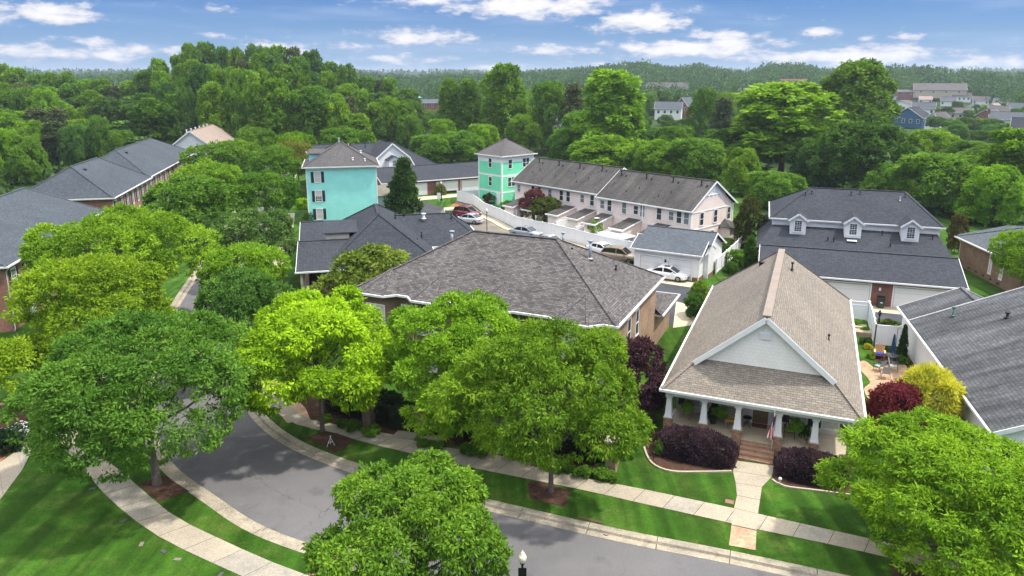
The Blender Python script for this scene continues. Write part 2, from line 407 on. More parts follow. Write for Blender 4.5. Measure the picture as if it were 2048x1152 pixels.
def window(root, x, y, z, w, h, face=0, sh=None, style='hung', pane=None, fm=None, trim=.09):
    """window: frame > pane; shutters beside it as parts of the house"""
    pane = pane or mGlass; fm = fm or mW; key = (w, h, style, pane.name, fm.name, trim)
    if key not in WIN:
        f = MB(); t = trim
        f.box(-w/2-t, w/2+t, -.045, 0, h, h+t*1.3); f.box(-w/2-t*1.2, w/2+t*1.2, -.07, 0, -t*1.1, 0)
        f.box(-w/2-t, -w/2, -.045, 0, 0, h); f.box(w/2, w/2+t, -.045, 0, 0, h)
        if style in ('hung', 'grid'): f.box(-w/2, w/2, -.035, 0, h*.48, h*.48+.05)
        if style == 'double': f.box(-.05, .05, -.04, 0, 0, h); f.box(-w/2, -.05, -.035, 0, h*.48, h*.48+.05); f.box(.05, w/2, -.035, 0, h*.48, h*.48+.05)
        if style == 'grid':
            for k in (1, 2): f.box(-w/2+w*k/3-.012, -w/2+w*k/3+.012, -.03, -.01, 0, h)
            for k in (1, 2, 4, 5): f.box(-w/2, w/2, -.028, -.012, h*k/6-.012, h*k/6+.012)
        if style == 'half':   # blind above, dark muntined sash below
            f.box(-w/2, w/2, -.035, 0, h*.48, h*.48+.05)
            for k in (1, 2): f.box(-w/2+w*k/3-.02, -w/2+w*k/3+.02, -.03, -.01, 0, h*.48); f.box(-w/2, w/2, -.03, -.01, h*.16*k-.02, h*.16*k+.02)
        p = MB()
        if style == 'half': p.box(-w/2, w/2, -.008, .03, 0, h*.48, 1); p.box(-w/2, w/2, -.008, .03, h*.48, h)
        else: p.box(-w/2, w/2, -.008, .03, 0, h)
        WIN[key] = (f.mesh('window', fm), p.mesh('pane', [pane, mGlassD]))
    fr, pn = WIN[key]; a = R(face)
    o = obj('window', fr, root, (x, y, z), face); obj('pane', pn, o)
    if sh:
        sw = .42
        if ('sh', h, sh.name) not in WIN:
            s = MB(); s.box(-sw/2, sw/2, -.05, -.003, -.04, h+.04); WIN[('sh', h, sh.name)] = s.mesh('shutter', sh)
        for d in (-1, 1):
            dx = d*(w/2+trim+sw/2+.012); obj('shutter', WIN[('sh', h, sh.name)], root, (x+dx*math.cos(a), y+dx*math.sin(a), z), face)
    return o
def vent_pipe(root, x, y, z, h=.5, r=.06, m=None, cap=True):
    b = MB(); b.tube([(0,0,-.35), (0,0,h)], r, 8)
    if cap: b.tube([(0,0,h), (0,0,h+.1)], r*1.9, 8); b.tube([(0,0,-.05),(0,0,.06)], [r*2.4, r*1.2], 8)
    return b.build('vent_pipe', m or mBlk, root, (x, y, z))
def roof_vent(root, x, y, z, m=None):
    b = MB(); b.lathe([(.2,-.15),(.2,.08),(.26,.1),(.24,.2),(.0,.26)], 12); return b.build('roof_vent', m or mBlk, root, (x, y, z))
def downspout(root, x, y, z0, z1, dx=0, dy=-.25):
    b = MB(); b.tube([(0,0,z1), (-dx*.2, -dy*.2, z1-.12), (-dx, -dy, z1-.4), (-dx,-dy,z0+.25), (-dx-.0,-dy-.18,z0+.05)], .05, 6)
    return b.build('downspout', mGut, root, (x, y, 0))
def garage_door(root, x, y, z, w, h, face=0):
    b = MB(); b.box(-w/2, w/2, -.03, 0, 0, h); o = b.build('garage_door', mDoorW, root, (x, y, z), face)
    q = MB(); q.box(-w/2-.001, -w/2+.035, -.04, -.028, 0, h); q.box(w/2-.035, w/2+.001, -.04, -.028, 0, h); q.box(-w/2+.035, w/2-.035, -.04, -.028, h-.05, h); q.build('shadow_gap', plain('gap_shade', (.16,.16,.17), .8), o)  # shadow gap round the door, put in as dark grey strips
    f = MB(); f.box(-w/2-.12, -w/2, -.06, .0, 0, h+.12); f.box(w/2, w/2+.12, -.06, 0, 0, h+.12); f.box(-w/2, w/2, -.06, 0, h, h+.12)
    for k in range(1, 4): f.box(-w/2, w/2, -.036, -.03, h*k/4-.012, h*k/4+.012)
    f.build('door_frame', mW, o); return o
def slope_z(z0, z1, run, d): return z0+(z1-z0)*d/run

# roofs
sTan = shingle('shingle_tan', (.275, .238, .192), (.20, .174, .142), (.11, .095, .08), stain=.14)
sBrown = shingle('shingle_weathered', (.165, .150, .142), (.070, .064, .064), (.035, .032, .033), .34, .155, stain=.18)
sDark = shingle('shingle_dark', (.055, .062, .076), (.034, .038, .048), (.016, .017, .021), .32, .15, stain=.12)
sBlue = shingle('shingle_bluegrey', (.084, .100, .115), (.056, .068, .080), (.028, .034, .042), .32, .16, stain=.15)
sGrey = shingle('shingle_grey', (.125, .13, .137), (.085, .09, .096), (.035, .037, .04), .36, .22, stain=.2, streak=.45)
sPink = shingle('shingle_stained', (.105, .100, .093), (.075, .071, .066), (.043, .04, .037), .34, .16, stain=.3, streak=.28)
sSlate = shingle('shingle_slate', (.115, .132, .152), (.082, .095, .11), (.045, .05, .056), stain=.12)
sTaup = shingle('shingle_taupe', (.118, .110, .108), (.080, .075, .077), (.045, .041, .043), stain=.18)
sPale = shingle('shingle_pale', (.36, .28, .235), (.27, .21, .175), (.18, .14, .11), stain=.1)
sMid = shingle('shingle_mid', (.13, .122, .12), (.10, .093, .095), (.055, .05, .05))
sRed = shingle('shingle_red', (.22, .075, .06), (.17, .06, .05), (.09, .03, .03))
wWhite = siding('siding_white', (.80, .80, .79), .2, line=.7)
wPink = siding('siding_pink', (.88, .735, .665), .2, line=.82)
wTurq = siding('siding_turquoise', (.36, .88, .82), .2, line=.76)
wGreen = siding('siding_green', (.18, .74, .44), .2, line=.8)
wShake = brick('shake_cream', (.88, .86, .80), (.84, .82, .76), (.66, .64, .59), .28, .22, var=.15)
wYel = siding('siding_yellow', (.72, .58, .27), .2)
wNavyS = siding('siding_navy', (.03, .12, .22), .2)
wTan = siding('siding_tan', (.48, .42, .33), .2)

# ---- tan roofed cottage
def tan_cottage():
    W_, D_, E_, Z_ = 11.3, 24.3, 3.3, 8.1
    r = house('porch_cottage', G(1323, 777, 3.3), 22.5, label='white cottage with tan shingle roof, deep front porch and five square tapered columns', cat='house')
    gy = 2.0; xl, xr, zg = 1.78, W_-1.78, 5.0; rx = W_/2; ry1 = 20.0
    zq = E_+(Z_-E_)*1.78/rx
    b = MB()
    A, B_, C_, D2 = (0,0,E_), (W_,0,E_), (W_,D_,E_), (0,D_,E_); g1, g2 = (xl,gy,zq), (xr,gy,zq); T, Rr = (rx,gy-.35,Z_), (rx,ry1,Z_)
    g1b, g2b = (xl, gy-.35, zq), (xr, gy-.35, zq)
    roof_faces(b, [[A, B_, g2, g1], [D2, A, g1, (xl,gy,zq), (rx,gy,Z_), Rr], [B_, C_, Rr, (rx,gy,Z_), g2], [C_, D2, Rr]])
    roof_faces(b, [[g1b, T, (rx,gy,Z_), g1][::-1], [T, g2b, g2, (rx,gy,Z_)][::-1]])
    for p, q in ((A,g1),(B_,g2),(C_,Rr),(D2,Rr)): cap_line(b, p, q, w=.26)
    rf = b.build('roof', sTan, r)
    c = MB(); c.bar((rx, gy-.3, Z_+.07), (rx, ry1, Z_+.07), .5, .07); c.build('ridge_vent', plain('ridge_cap', (.25,.205,.168), .9, var=.1), rf)
    g = MB(); gutter(g, 0, W_, 0, D_, E_); g.box(0, W_, 0, D_, E_-.2, E_-.1); g.build('gutter', mGut, rf)
    k = MB()
    for s, (x, z) in ((0, (xl-.15, zq-.13)), (1, (xr+.15, zq-.13))): k.bar((x, gy-.4, z-.08), (rx, gy-.4, Z_-.12), .06, .3)
    k.build('rake_board', mW, rf)
    gb = MB(); gb.face([(xl, gy-.05, zq+.02), (xr, gy-.05, zq+.02), (rx, gy-.05, Z_-.05)]); gb.build('gable', wShake, r)
    v = MB(); v.box(rx-.33, rx+.33, gy-.12, gy-.05, 6.62, 7.05)
    for i in range(6): v.box(rx-.27, rx+.27, gy-.15, gy-.12, 6.67+i*.06, 6.69+i*.06)
    v.build('gable_vent', mW, r)
    # body, porch floor, beam
    w = MB(); wall_box(w, .45, W_-.45, 3.1, D_-.5, .55, 3.12); w.build('wall', siding('siding_porch', (.76,.73,.67), .18, line=.8), r)
    f = MB(); wall_box(f, .42, W_-.42, 3.06, D_-.47, -.02, .55); wall_box(f, .35, W_-.35, .55, 3.1, -.02, .58); f.build('foundation', mStep, r)
    p = MB(); p.box(.35, W_-.35, .5, 3.05, .58, .66); p.build('porch_floor', plain('porch_floor', (.50,.42,.31), .4, var=.15), r)
    bm = MB(); bm.box(.2, W_-.2, .42, .78, 2.72, 3.1); bm.box(.2,.5,.78,3.1,2.72,3.1); bm.box(W_-.5,W_-.2,.78,3.1,2.72,3.1); bm.build('porch_beam', mW, r)
    colm = None
    for x in (.42, 2.55, 4.55, 6.85, 8.85, W_-.42):
        if colm is None:
            q = MB()
            def taper(w0, w1, z0, z1):
                A = [(-w0,-w0,z0),(w0,-w0,z0),(w0,w0,z0),(-w0,w0,z0)]; B2 = [(-w1,-w1,z1),(w1,-w1,z1),(w1,w1,z1),(-w1,w1,z1)]
                for i in range(4): j=(i+1)%4; q.face([A[i],A[j],B2[j],B2[i]])
                q.face(B2)
            q.box(-.23,.23,-.23,.23,1.28,1.38); taper(.205,.135,1.38,2.60); q.box(-.2,.2,-.2,.2,2.60,2.715)
            colm = q.mesh('column', mW); pb = MB(); pb.box(-.26,.26,-.26,.26,-.02,1.22); pm = pb.mesh('pier', mStep); cp = MB(); cp.box(-.3,.3,-.3,.3,1.22,1.28); cm = cp.mesh('cap', mConc)
        o = obj('column', colm, r, (x, .6, 0)); obj('pier', pm, o); obj('pier_cap', cm, o)
    for x in (1.55, 3.65, 7.95, 9.75): window(r, x, 3.1, 1.05, .85, 1.65, 0, sh=mNavy, pane=mBlind)
    d = MB(); d.box(-.46,.46,-.05,0,0,2.05); do = d.build('front_door', plain('door_wood', (.20,.13,.05), .35, var=.3, vs=5), r, (5.72, 3.1, .66))
    df = MB(); df.box(-.62,-.46,-.09,0,0,2.2); df.box(.46,.62,-.09,0,0,2.2); df.box(-.46,.46,-.09,0,2.05,2.2); df.box(-.46,.46,-.075,-.05,.9,.96); df.build('door_frame', mW, do)
    hd = MB(); hd.tube([(.38,-.05,1.0),(.38,-.11,1.02),(.3,-.12,1.02)], .018, 6); hd.build('door_handle', mGalv, do)
    for x in (-.54,): 
        l = MB(); l.box(x-.07,x+.07,-.2,-.09,1.62,1.86); l.build('wall_lantern', mBlk, do)
    # the house number under the eave, four small black digits
    n = MB()
    SEG = {'2': 'abged', '1': 'bc', '7': 'abc', '0': 'abcdef'}
    for i, ch in enumerate('2127'):
        x0 = 5.55+i*.13; h_, w_ = .13, .07; y = .41
        segs = {'a': (x0,x0+w_,2.91+h_-.015,2.91+h_), 'g': (x0,x0+w_,2.91+h_/2-.008,2.91+h_/2+.008), 'd': (x0,x0+w_,2.91,2.925), 'b': (x0+w_-.016,x0+w_,2.91+h_/2,2.91+h_), 'c': (x0+w_-.016,x0+w_,2.91,2.91+h_/2), 'e': (x0,x0+.016,2.91,2.91+h_/2), 'f': (x0,x0+.016,2.91+h_/2,2.91+h_)}
        for s in SEG[ch]: a = segs[s]; n.box(a[0], a[1], y-.008-.001*'abcdefg'.index(s), y, a[2], a[3])
    n.build('house_number', mBlk, r)
    # brick steps
    st = MB()
    for i in range(4): st.box(4.85, 6.75, .52-.34*(4-i)+0, .52-.34*(3-i), -.02, .145*(i+1)-.03)
    st.build('steps', mStep, r)
    for x, y in ((8.15, 6.6), (8.8, 9.5)): pass
    vent_pipe(r, 6.6, 16.5, 7.45, .45); vent_pipe(r, 9.35, 8.2, 4.95, .3, .045)
    roof_vent(r, 4.2, 19.5, 6.9, mBlk)
    for x in (W_-.15,):
        for y in (22.5,): downspout(r, x, y, 0, 3.1, .3, 0)
    return r
cottage = tan_cottage()

# ---- large brown brick house with bays
def brick_villa():
    W_, D_, E_, Z_ = 20.75, 13.4, 6.2, 10.0
    r = house('brick_villa', G(703, 578, 6.2), 24.5, label='large brown brick house with weathered hip roof and bays behind the street trees', cat='house')
    y0 = .3
    rf = hip_roof(r, 0, W_, y0, D_, E_, (6.9, 6.9), (14.0, 6.9), Z_, sBrown, sides='krl')
    w = MB(); wall_box(w, .5, W_-.5, y0+.5, D_-.4, 0, E_-.15); w.build('wall', mBrickBrown, r)
    w = MB(); wall_box(w, 6, W_-.52, D_-.4, 19.0, 0, 3.0); w.build('rear_wall', mBrickTan, r)
    s = MB(); s.box(W_-.5, W_-.47, y0+.9, D_-.45, .0, E_-.16, skip='l'); s.build('side_wall', mBrickTan, r)
    b = MB(); roof_faces(b, [[(6, 19.5, 3.0), (6, D_-.38, 4.6), (W_-1.6, D_-.38, 4.6), (W_+.1, 19.5, 3.0)][::-1], [(W_+.1, 19.5, 3.0), (W_-1.6, D_-.38, 4.6), (W_+.1, D_-.38, 3.0)][::-1]])
    r2 = b.build('rear_roof', sBrown, r); g = MB(); gutter(g, 6, W_+.1, D_-.3, 19.5, 3.0, 'kr'); g.box(6, W_+.1, D_-.3, 19.5, 2.83, 2.95); g.build('gutter', mGut, r2)
    # canted bays rising the full height under little hips
    sl = (Z_-E_)/6.6
    bays = [(2.1, 3.2), (6.5, 3.0), (11.6, 3.0), (17.9, 3.4)]
    g = MB(); xs = 0
    for xc, wd in bays:
        h = wd/2; p = .75
        bw = MB(); pts = [(xc-h+.1, y0+.5), (xc-h+.75, y0+.5-p), (xc+h-.75, y0+.5-p), (xc+h-.1, y0+.5)]
        for i in range(3): a, c = pts[i], pts[i+1]; bw.face([(*a, 0), (*c, 0), (*c, E_-.15), (*a, E_-.15)])
        bw.build('bay', mBrickBrown, r)
        e = [(xc-h-.15, y0), (xc-h+.6, y0-p), (xc+h-.6, y0-p), (xc+h+.15, y0)]
        ya = y0+2.2; za = E_+sl*2.2+.03; rb = MB()
        ap = (xc, ya, za); L0, R0 = (*e[0], E_+.02), (*e[3], E_+.02)
        roof_faces(rb, [[(*e[1], E_), (*e[2], E_), ap], [L0, (*e[1], E_), ap], [(*e[2], E_), R0, ap]])
        cap_line(rb, (*e[1], E_), ap, w=.2); cap_line(rb, (*e[2], E_), ap, w=.2)
        rb.build('bay_roof', sBrown, rf)
        pl = [(xs-.1 if xs == 0 else xs, y0-.06)] + [(x, y-.06) for x, y in e]
        for i in range(len(pl)-1): g.bar((*pl[i], E_-.085), (*pl[i+1], E_-.085), .14, .15)
        so_ = MB(); so_.face([(*e[0], E_-.12), (*e[1], E_-.12), (*e[2], E_-.12), (*e[3], E_-.12)][::-1]); so_.build('soffit', mGut, rf)
        xs = e[3][0]
        window(r, xc, y0+.5-p, 3.5, 1.5, 1.7, 0, style='double', pane=mBlind)
        window(r, xc, y0+.5-p, .7, 1.5, 1.7, 0, style='double', pane=mBlind)
    g.bar((xs, y0-.06, E_-.085), (W_+.1, y0-.06, E_-.085), .14, .15); g.build('bay_gutter', mGut, rf)
    for x in (4.35, 9.1, 14.8, 20.0-.25):
        for z in (.8, 3.5):
            if x < 19.9: window(r, x, y0+.5, z, .75, 1.7, 0, style='grid', pane=mBlind)
    for x in (.52, 4.9, 13.6, W_-.55): downspout(r, x, y0-.05, 0, 6.1, 0, -.5)
    for y in (5.0, 7.2): window(r, W_-.47, y, 3.2, .75, 1.9, 90, style='hung')
    vent_pipe(r, 14.2, 7.6, 9.6, .7, .09, mGalv); vent_pipe(r, 16.5, 7.3, 8.65, 1.3, .12, mGalv); vent_pipe(r, 4.2, 8.2, 8.5, .9, .12, mGalv)
    vent_pipe(r, 15.2, 6.9, 9.2, .12, .05); vent_pipe(r, 18.2, 8.4, 7.8, .15, .05)
    m = MB(); m.box(0,.25,-.2,.2,.6,1.3); m.tube([(.12,0,0),(.12,0,.7)],.04,6); m.build('meter_box', mGalv, r, (W_-.47, 11.2, 0))
    return r
villa = brick_villa()

# ---- dark roofed bungalow behind the villa
def bungalow():
    r = house('dark_roof_bungalow', G(593, 545, 3), -13, label='brick bungalow with very dark shingle roofs, corner porch and little white dormer', cat='house')
    w = MB(); wall_box(w, 3.2, 14.0, 1.4, 21.5, 0, 2.9); wall_box(w, 9, 20, 9.0, 18.4, 0, 2.88); wall_box(w, .4, 6, 13.5, 21.8, 0, 2.86); w.build('wall', mBrickBrown, r)
    hip_roof(r, 2.75, 14.4, 1.0, 22.0, 3.0, (8.5, 6.8), (8.5, 13.2), 7.3, sDark)
    hip_roof(r, 8.2, 20.6, 8.0, 19.0, 3.02, (9.5, 13.5), (17.2, 13.5), 5.8, sDark)
    gable_roof(r, -.05, 5.6, 0, 12.6, 3.04, 4.75, sDark, 'x', ridge=6.3)
    gable_roof(r, -.4, 6.4, 13.4, 22.4, 3.06, 4.6, sDark, 'x')
    # dormer with white front
    d = MB(); wall_box(d, 2.8, 5.3, 6.5, 10.5, 3.6, 5.45); d.build('dormer', siding('siding_cream', (.66,.62,.52), .16), r)
    d = MB(); roof_faces(d, [[(2.5, 6.2, 5.52), (6.2, 6.2, 5.52), (6.2, 10.8, 6.0), (2.5, 10.8, 6.0)]]); d.build('dormer_roof', sDark, r)
    # porch
    q = MB()
    q.tube([(.45,.35,.4),(.45,.35,2.9)], [.17,.14], 12); q.box(.28,.62,.18,.52,0,.45); q.build('column', plain('porch_post', (.42,.38,.31), .6), r)
    q = MB()
    for i in range(16): q.box(.7+i*.13, .73+i*.13, .33, .36, .55, 1.4)
    q.box(.5, 2.8, .3, .4, 1.4, 1.47); q.box(.5, 2.8, .32, .38, .5, .55); q.build('railing', plain('porch_rail', (.42,.38,.31), .6), r)
    q = MB(); q.box(.3, 3.2, .3, 9, .02, .42); q.build('porch_floor', mConc, r)
    q = MB(); q.box(1.0,1.06,2.2,6,.42,2.85); q.box(1.0,3.2,6,6.1,.42,2.85); q.build('porch_wall', mBrickOr, r)
    window(r, 2.1, 6.0, 1.2, 1.4, 1.3, 0, style='double')
    for x, y, z in ((10.6, 11.2, 6.0), (11.8, 13.3, 5.9)): vent_pipe(r, x, y, z, .45, .07)
    vent_pipe(r, 14.0, 12.3, 5.5, .5, .14, mW, cap=True); vent_pipe(r, 17.3, 12.4, 5.4, .5)
    vent_pipe(r, 13.4, 9.4, 4.1, .3); vent_pipe(r, 12.6, 6.6, 4.0, .3)
    return r
bung = bungalow()

# ---- turquoise three storey house
def turquoise():
    r = house('turquoise_house', G(604, 335, 8.7), -13, label='tall three storey turquoise house with navy shutters and brown hip roof', cat='house')
    hip_roof(r, 0, 11.3, 0, 11.0, 8.7, (5.45, 5.3), (5.8, 5.3), 11.9, sTaup)
    w = MB(); wall_box(w, .45, 10.85, .45, 10.5, 0, 8.6); w.build('wall', wTurq, r)
    t = MB()
    for x in (.43, 10.69): t.box(x, x+.18, .42, .60, 0, 8.5)
    t.box(.61, 10.69, .42, .45, 8.2, 8.5); t.build('corner_trim', mW, r)
    for z, st, pn in ((6.35, 'hung', mBlind), (3.5, 'half', mBlind), (.75, 'hung', mBlind)): window(r, 2.1, .45, z, .85, 1.55, 0, sh=mNavy, style=st, pane=pn)
    for z in (6.3, 3.4, .7):
        for y in (3.5, 7): window(r, .45, y, z, .85, 1.5, -90, sh=mNavy)
    d = MB(); wall_box(d, .9, 3.0, 3.9, 6.4, 9.0, 10.3); d.build('dormer', wTurq, r)
    d = MB(); roof_faces(d, [[(.6,3.6,10.35),(3.4,3.6,10.35),(3.4,5.1,10.9),(.9,5.1,10.9)], [(3.4,6.7,10.35),(.6,6.7,10.35),(.9,5.1,10.9),(3.4,5.1,10.9)], [(.6,6.7,10.35),(.6,3.6,10.35),(.9,5.1,10.9)]]); d.build('dormer_roof', sTaup, r)
    for x, y, z in ((7.4, 1.3, 9.5), (9.2, 1.2, 9.35)): vent_pipe(r, x, y, z, .25, .09, mW)
    vent_pipe(r, 5.5, 5.3, 11.9, .5, .1, mGalv); vent_pipe(r, 8.7, 4.5, 10.2, .3, .09, mW)
    # little side wing on the right
    w = MB(); wall_box(w, 10.9, 14.6, 4.5, 9.5, 0, 3.3); w.build('side_wing', wWhite, r)
    w = MB(); roof_faces(w, [[(10.87,4.1,3.35),(15.0,4.1,3.35),(13,7,4.7),(10.87,7,4.7)], [(15,9.9,3.35),(10.87,9.9,3.35),(10.87,7,4.7),(13,7,4.7)], [(15,4.1,3.35),(15,9.9,3.35),(13,7,4.7)]]); w.build('side_wing_roof', sTan, r)
    window(r, 12.7, 4.5, .9, 1.2, 1.6, 0, style='double')
    return r
turq = turquoise()

# ---- green and white tower house
def green_tower():
    r = house('green_house', G(1003, 313, 8.7), 48, label='green and white three storey square house with pyramid roof', cat='house')
    hip_roof(r, -7.0, 0, 0, 8.2, 8.7, (-3.6, 4.0), (-3.4, 4.0), 11.3, sMid)
    def band(z0, z1, m, name):
        w = MB(); wall_box(w, -6.6, -.4, .4, 7.8, z0, z1); w.build(name, m, r)
    band(0, 2.3, wGreen, 'wall'); band(2.6, 5.1, wGreen, 'wall'); band(5.4, 7.5, wGreen, 'wall'); band(7.5, 8.6, wWhite, 'upper_wall')
    t = MB(); t.box(-6.63, -.37, .37, 7.83, 2.3, 2.6); t.box(-6.63, -.37, .37, 7.83, 5.1, 5.4)
    for x, y in ((-.62, .36), (-6.64, .36), (-.62, 7.6)): t.box(x, x+.26, y, y+.24, 0, 8.55)
    t.build('band_trim', mW, r)
    for z in (6.6, 3.4): window(r, -3.4, .4, z, .75, 1.45, 0)
    window(r, -.4, 2.3, 6.5, .75, 1.45, 90); window(r, -.4, 6.0, 6.5, 1.5, 1.45, 90, style='double'); window(r, -.4, 2.6, 3.4, 1.6, 1.5, 90, style='double')
    d = MB(); d.box(-.45,.45,-.05,0,0,2.1); d.build('back_door', mW, r, (-1.3, .4, .3))
    w = MB(); wall_box(w, -.4, 3.0, 4.8, 8.6, 0, 4.9); w.build('side_wing', wGreen, r)
    w = MB(); roof_faces(w, [[(-.37,4.4,4.95),(3.4,4.4,4.95),(1.6,6.6,6.1),(-.37,6.6,6.1)], [(3.4,9,4.95),(-.37,9,4.95),(-.37,6.6,6.1),(1.6,6.6,6.1)], [(3.4,4.4,4.95),(3.4,9,4.95),(1.6,6.6,6.1)]]); w.build('side_wing_roof', sTaup, r)
    return r
green = green_tower()

mGreyG = glass_mat('glass_curtained', (.16,.18,.20), .15)
# ---- pink townhouse row
def pink_row():
    r = house('pink_townhouses', G(1020, 362, 5.6), 47.5, label='long row of pale pink townhouses under two stained brown grey gable roofs', cat='townhouses')
    x1, x2 = 18.4, 34.3; ya, yb = .35, -.55
    gable_roof(r, 0, x1, ya, ya+10.6, 5.6, 8.95, sPink, 'x')
    gable_roof(r, x1+.06, x2, yb, yb+10.6, 5.4, 8.75, sPink, 'x')
    w = MB()
    for (a, c, y, e, z) in ((.35, x1, ya, 5.6, 8.95), (x1, x2-.35, yb, 5.4, 8.75)):
        wall_box(w, a, c, y+.4, y+10.2, 0, e-.1)
        for x in (a, c): w.face([(x, y+.4, e-.11), (x, y+10.2, e-.11), (x, y+5.3, z-.15)])
    w.build('wall', wPink, r)
    # white gable top on the end wall with a small round vent, and trim bands
    g = MB(); X = x2-.33; g.face([(X, yb+2.6, 7.0), (X, yb+8.0, 7.0), (X, yb+5.3, 8.6)]); g.build('gable', siding('siding_board', (.74,.74,.74), .2, vertical=True, line=.8), r)
    t = MB(); t.box(X, X+.05, yb+2.5, yb+8.1, 6.92, 7.02); t.box(X, X+.04, yb+.45, yb+10.15, 2.75, 2.9); t.box(X, X+.04, yb+.45, yb+10.15, 5.0, 5.1); t.box(.4, X, ya+.36, ya+.4, 2.75, 2.88)
    t.box(x1+.3, X, yb+.36, yb+.4, 2.75, 2.88)
    for k in range(6): t.box(X+.05, X+.22, yb+3.0+k*.92, yb+3.06+k*.92, 6.85, 6.93)
    for x, y in ((X-.15, yb+.37), (X-.15, yb+10.03), (x1+.03, yb+.37), (.35, ya+.37), (9.3, ya+.37), (26.3, yb+.37)): t.box(x, x+.2, y, y+.2, 0, 5.3)
    t.tube([(X+.0, yb+5.3, 7.65), (X+.06, yb+5.3, 7.65)], .3, 14); t.build('trim', mW, r)
    for k, x in enumerate((1.3, 4.5, 5.9, 8.2, 10.6, 12.0, 14.8, 16.7)): window(r, x, ya+.4, 3.75 if k % 3 else 3.95, .7, 1.45 if k % 3 else 1.15, 0, pane=mGlass if k % 3 else mGreyG)
    for k, x in enumerate((19.4, 20.7, 23.3, 25.3, 26.4, 29.1, 31.0, 32.2, 33.3)): window(r, x, yb+.4, 3.6 if k % 3 else 3.8, .7, 1.5 if k % 3 else 1.1, 0, pane=mGlass if k % 2 else mGreyG)
    for y, z in ((3.0, 3.25), (6.2, 3.25), (9.4, 3.25), (2.6, .6), (5.6, .6)): window(r, X, yb+y-.2, z, .75, 1.6, 90)
    # low rear wings with mono roofs
    for x, y in ((2.0, ya), (6.3, ya), (11.4, ya), (15.3, ya), (19.3, yb), (24.1, yb), (28.9, yb)):
        w = MB(); w.box(x+.15, x+2.1, y-3.4, y+.4, 0, 2.3, skip='b'); w.face([(x+.15, y-3.4, 2.3), (x+.15, y+.4, 2.3), (x+.15, y+.4, 3.0)][::-1]); w.face([(x+2.1, y-3.4, 2.3), (x+2.1, y+.4, 2.3), (x+2.1, y+.4, 3.0)]); o = w.build('rear_wing', wPink, r)
        q = MB(); roof_faces(q, [[(x, y-3.7, 2.35), (x+2.25, y-3.7, 2.35), (x+2.25, y+.39, 3.15), (x, y+.39, 3.15)]]); q.build('wing_roof', sPink, o)
        q = MB(); q.box(x-.05, x+2.3, y-3.83, y-3.7, 2.18, 2.38); q.bar((x+2.29, y-3.7, 2.27), (x+2.29, y+.35, 3.07), .06, .18); q.build('fascia', mW, o)
        window(r, x+4.0, y+.4, .6, .7, 1.5, 0)
    for i in range(8):
        x = 1.9+i*4.4; y = ya if x < x1 else yb; z = 8.95 if x < x1 else 8.75
        vent_pipe(r, x, y+4.3, z-.62, .55, .09); vent_pipe(r, x+.9, y+4.2, z-.7, .12, .06)
    for x, d in ((2.6,2.2),(3.6,2.8),(7.8,2.0),(11.0,3.0),(12.6,1.5),(14.2,2.4),(19.6,2.6),(22.6,1.6),(24.2,2.4),(28.0,1.6),(29.4,2.4)):
        y = ya if x < x1 else yb; z = 5.6 if x < x1 else 5.4; vent_pipe(r, x, y+d, z+3.35*d/5.3, .18, .04)
    e = MB(); wall_box(e, X, X+1.5, yb+7.3, yb+9.4, 0, 2.5); o = e.build('end_porch', wPink, r)
    q = MB(); roof_faces(q, [[(X,yb+6.9,2.55),(X+1.9,yb+6.9,2.55),(X,yb+8.3,3.4)], [(X+1.9,yb+6.9,2.55),(X+1.9,yb+9.8,2.55),(X,yb+8.3,3.4)], [(X+1.9,yb+9.8,2.55),(X,yb+9.8,2.55),(X,yb+8.3,3.4)]]); q.build('porch_roof', sPink, o)
    q = MB(); q.tube([(0,0,0),(0,0,.25)], .03, 6); q.lathe([(.02,.2),(.2,.24),(.36,.34),(.38,.36)], 14); q.build('satellite_dish', plain('dish_grey', (.6,.6,.6), .5), r, (20.7, yb-2.2, 2.6))
    return r
pink = pink_row()

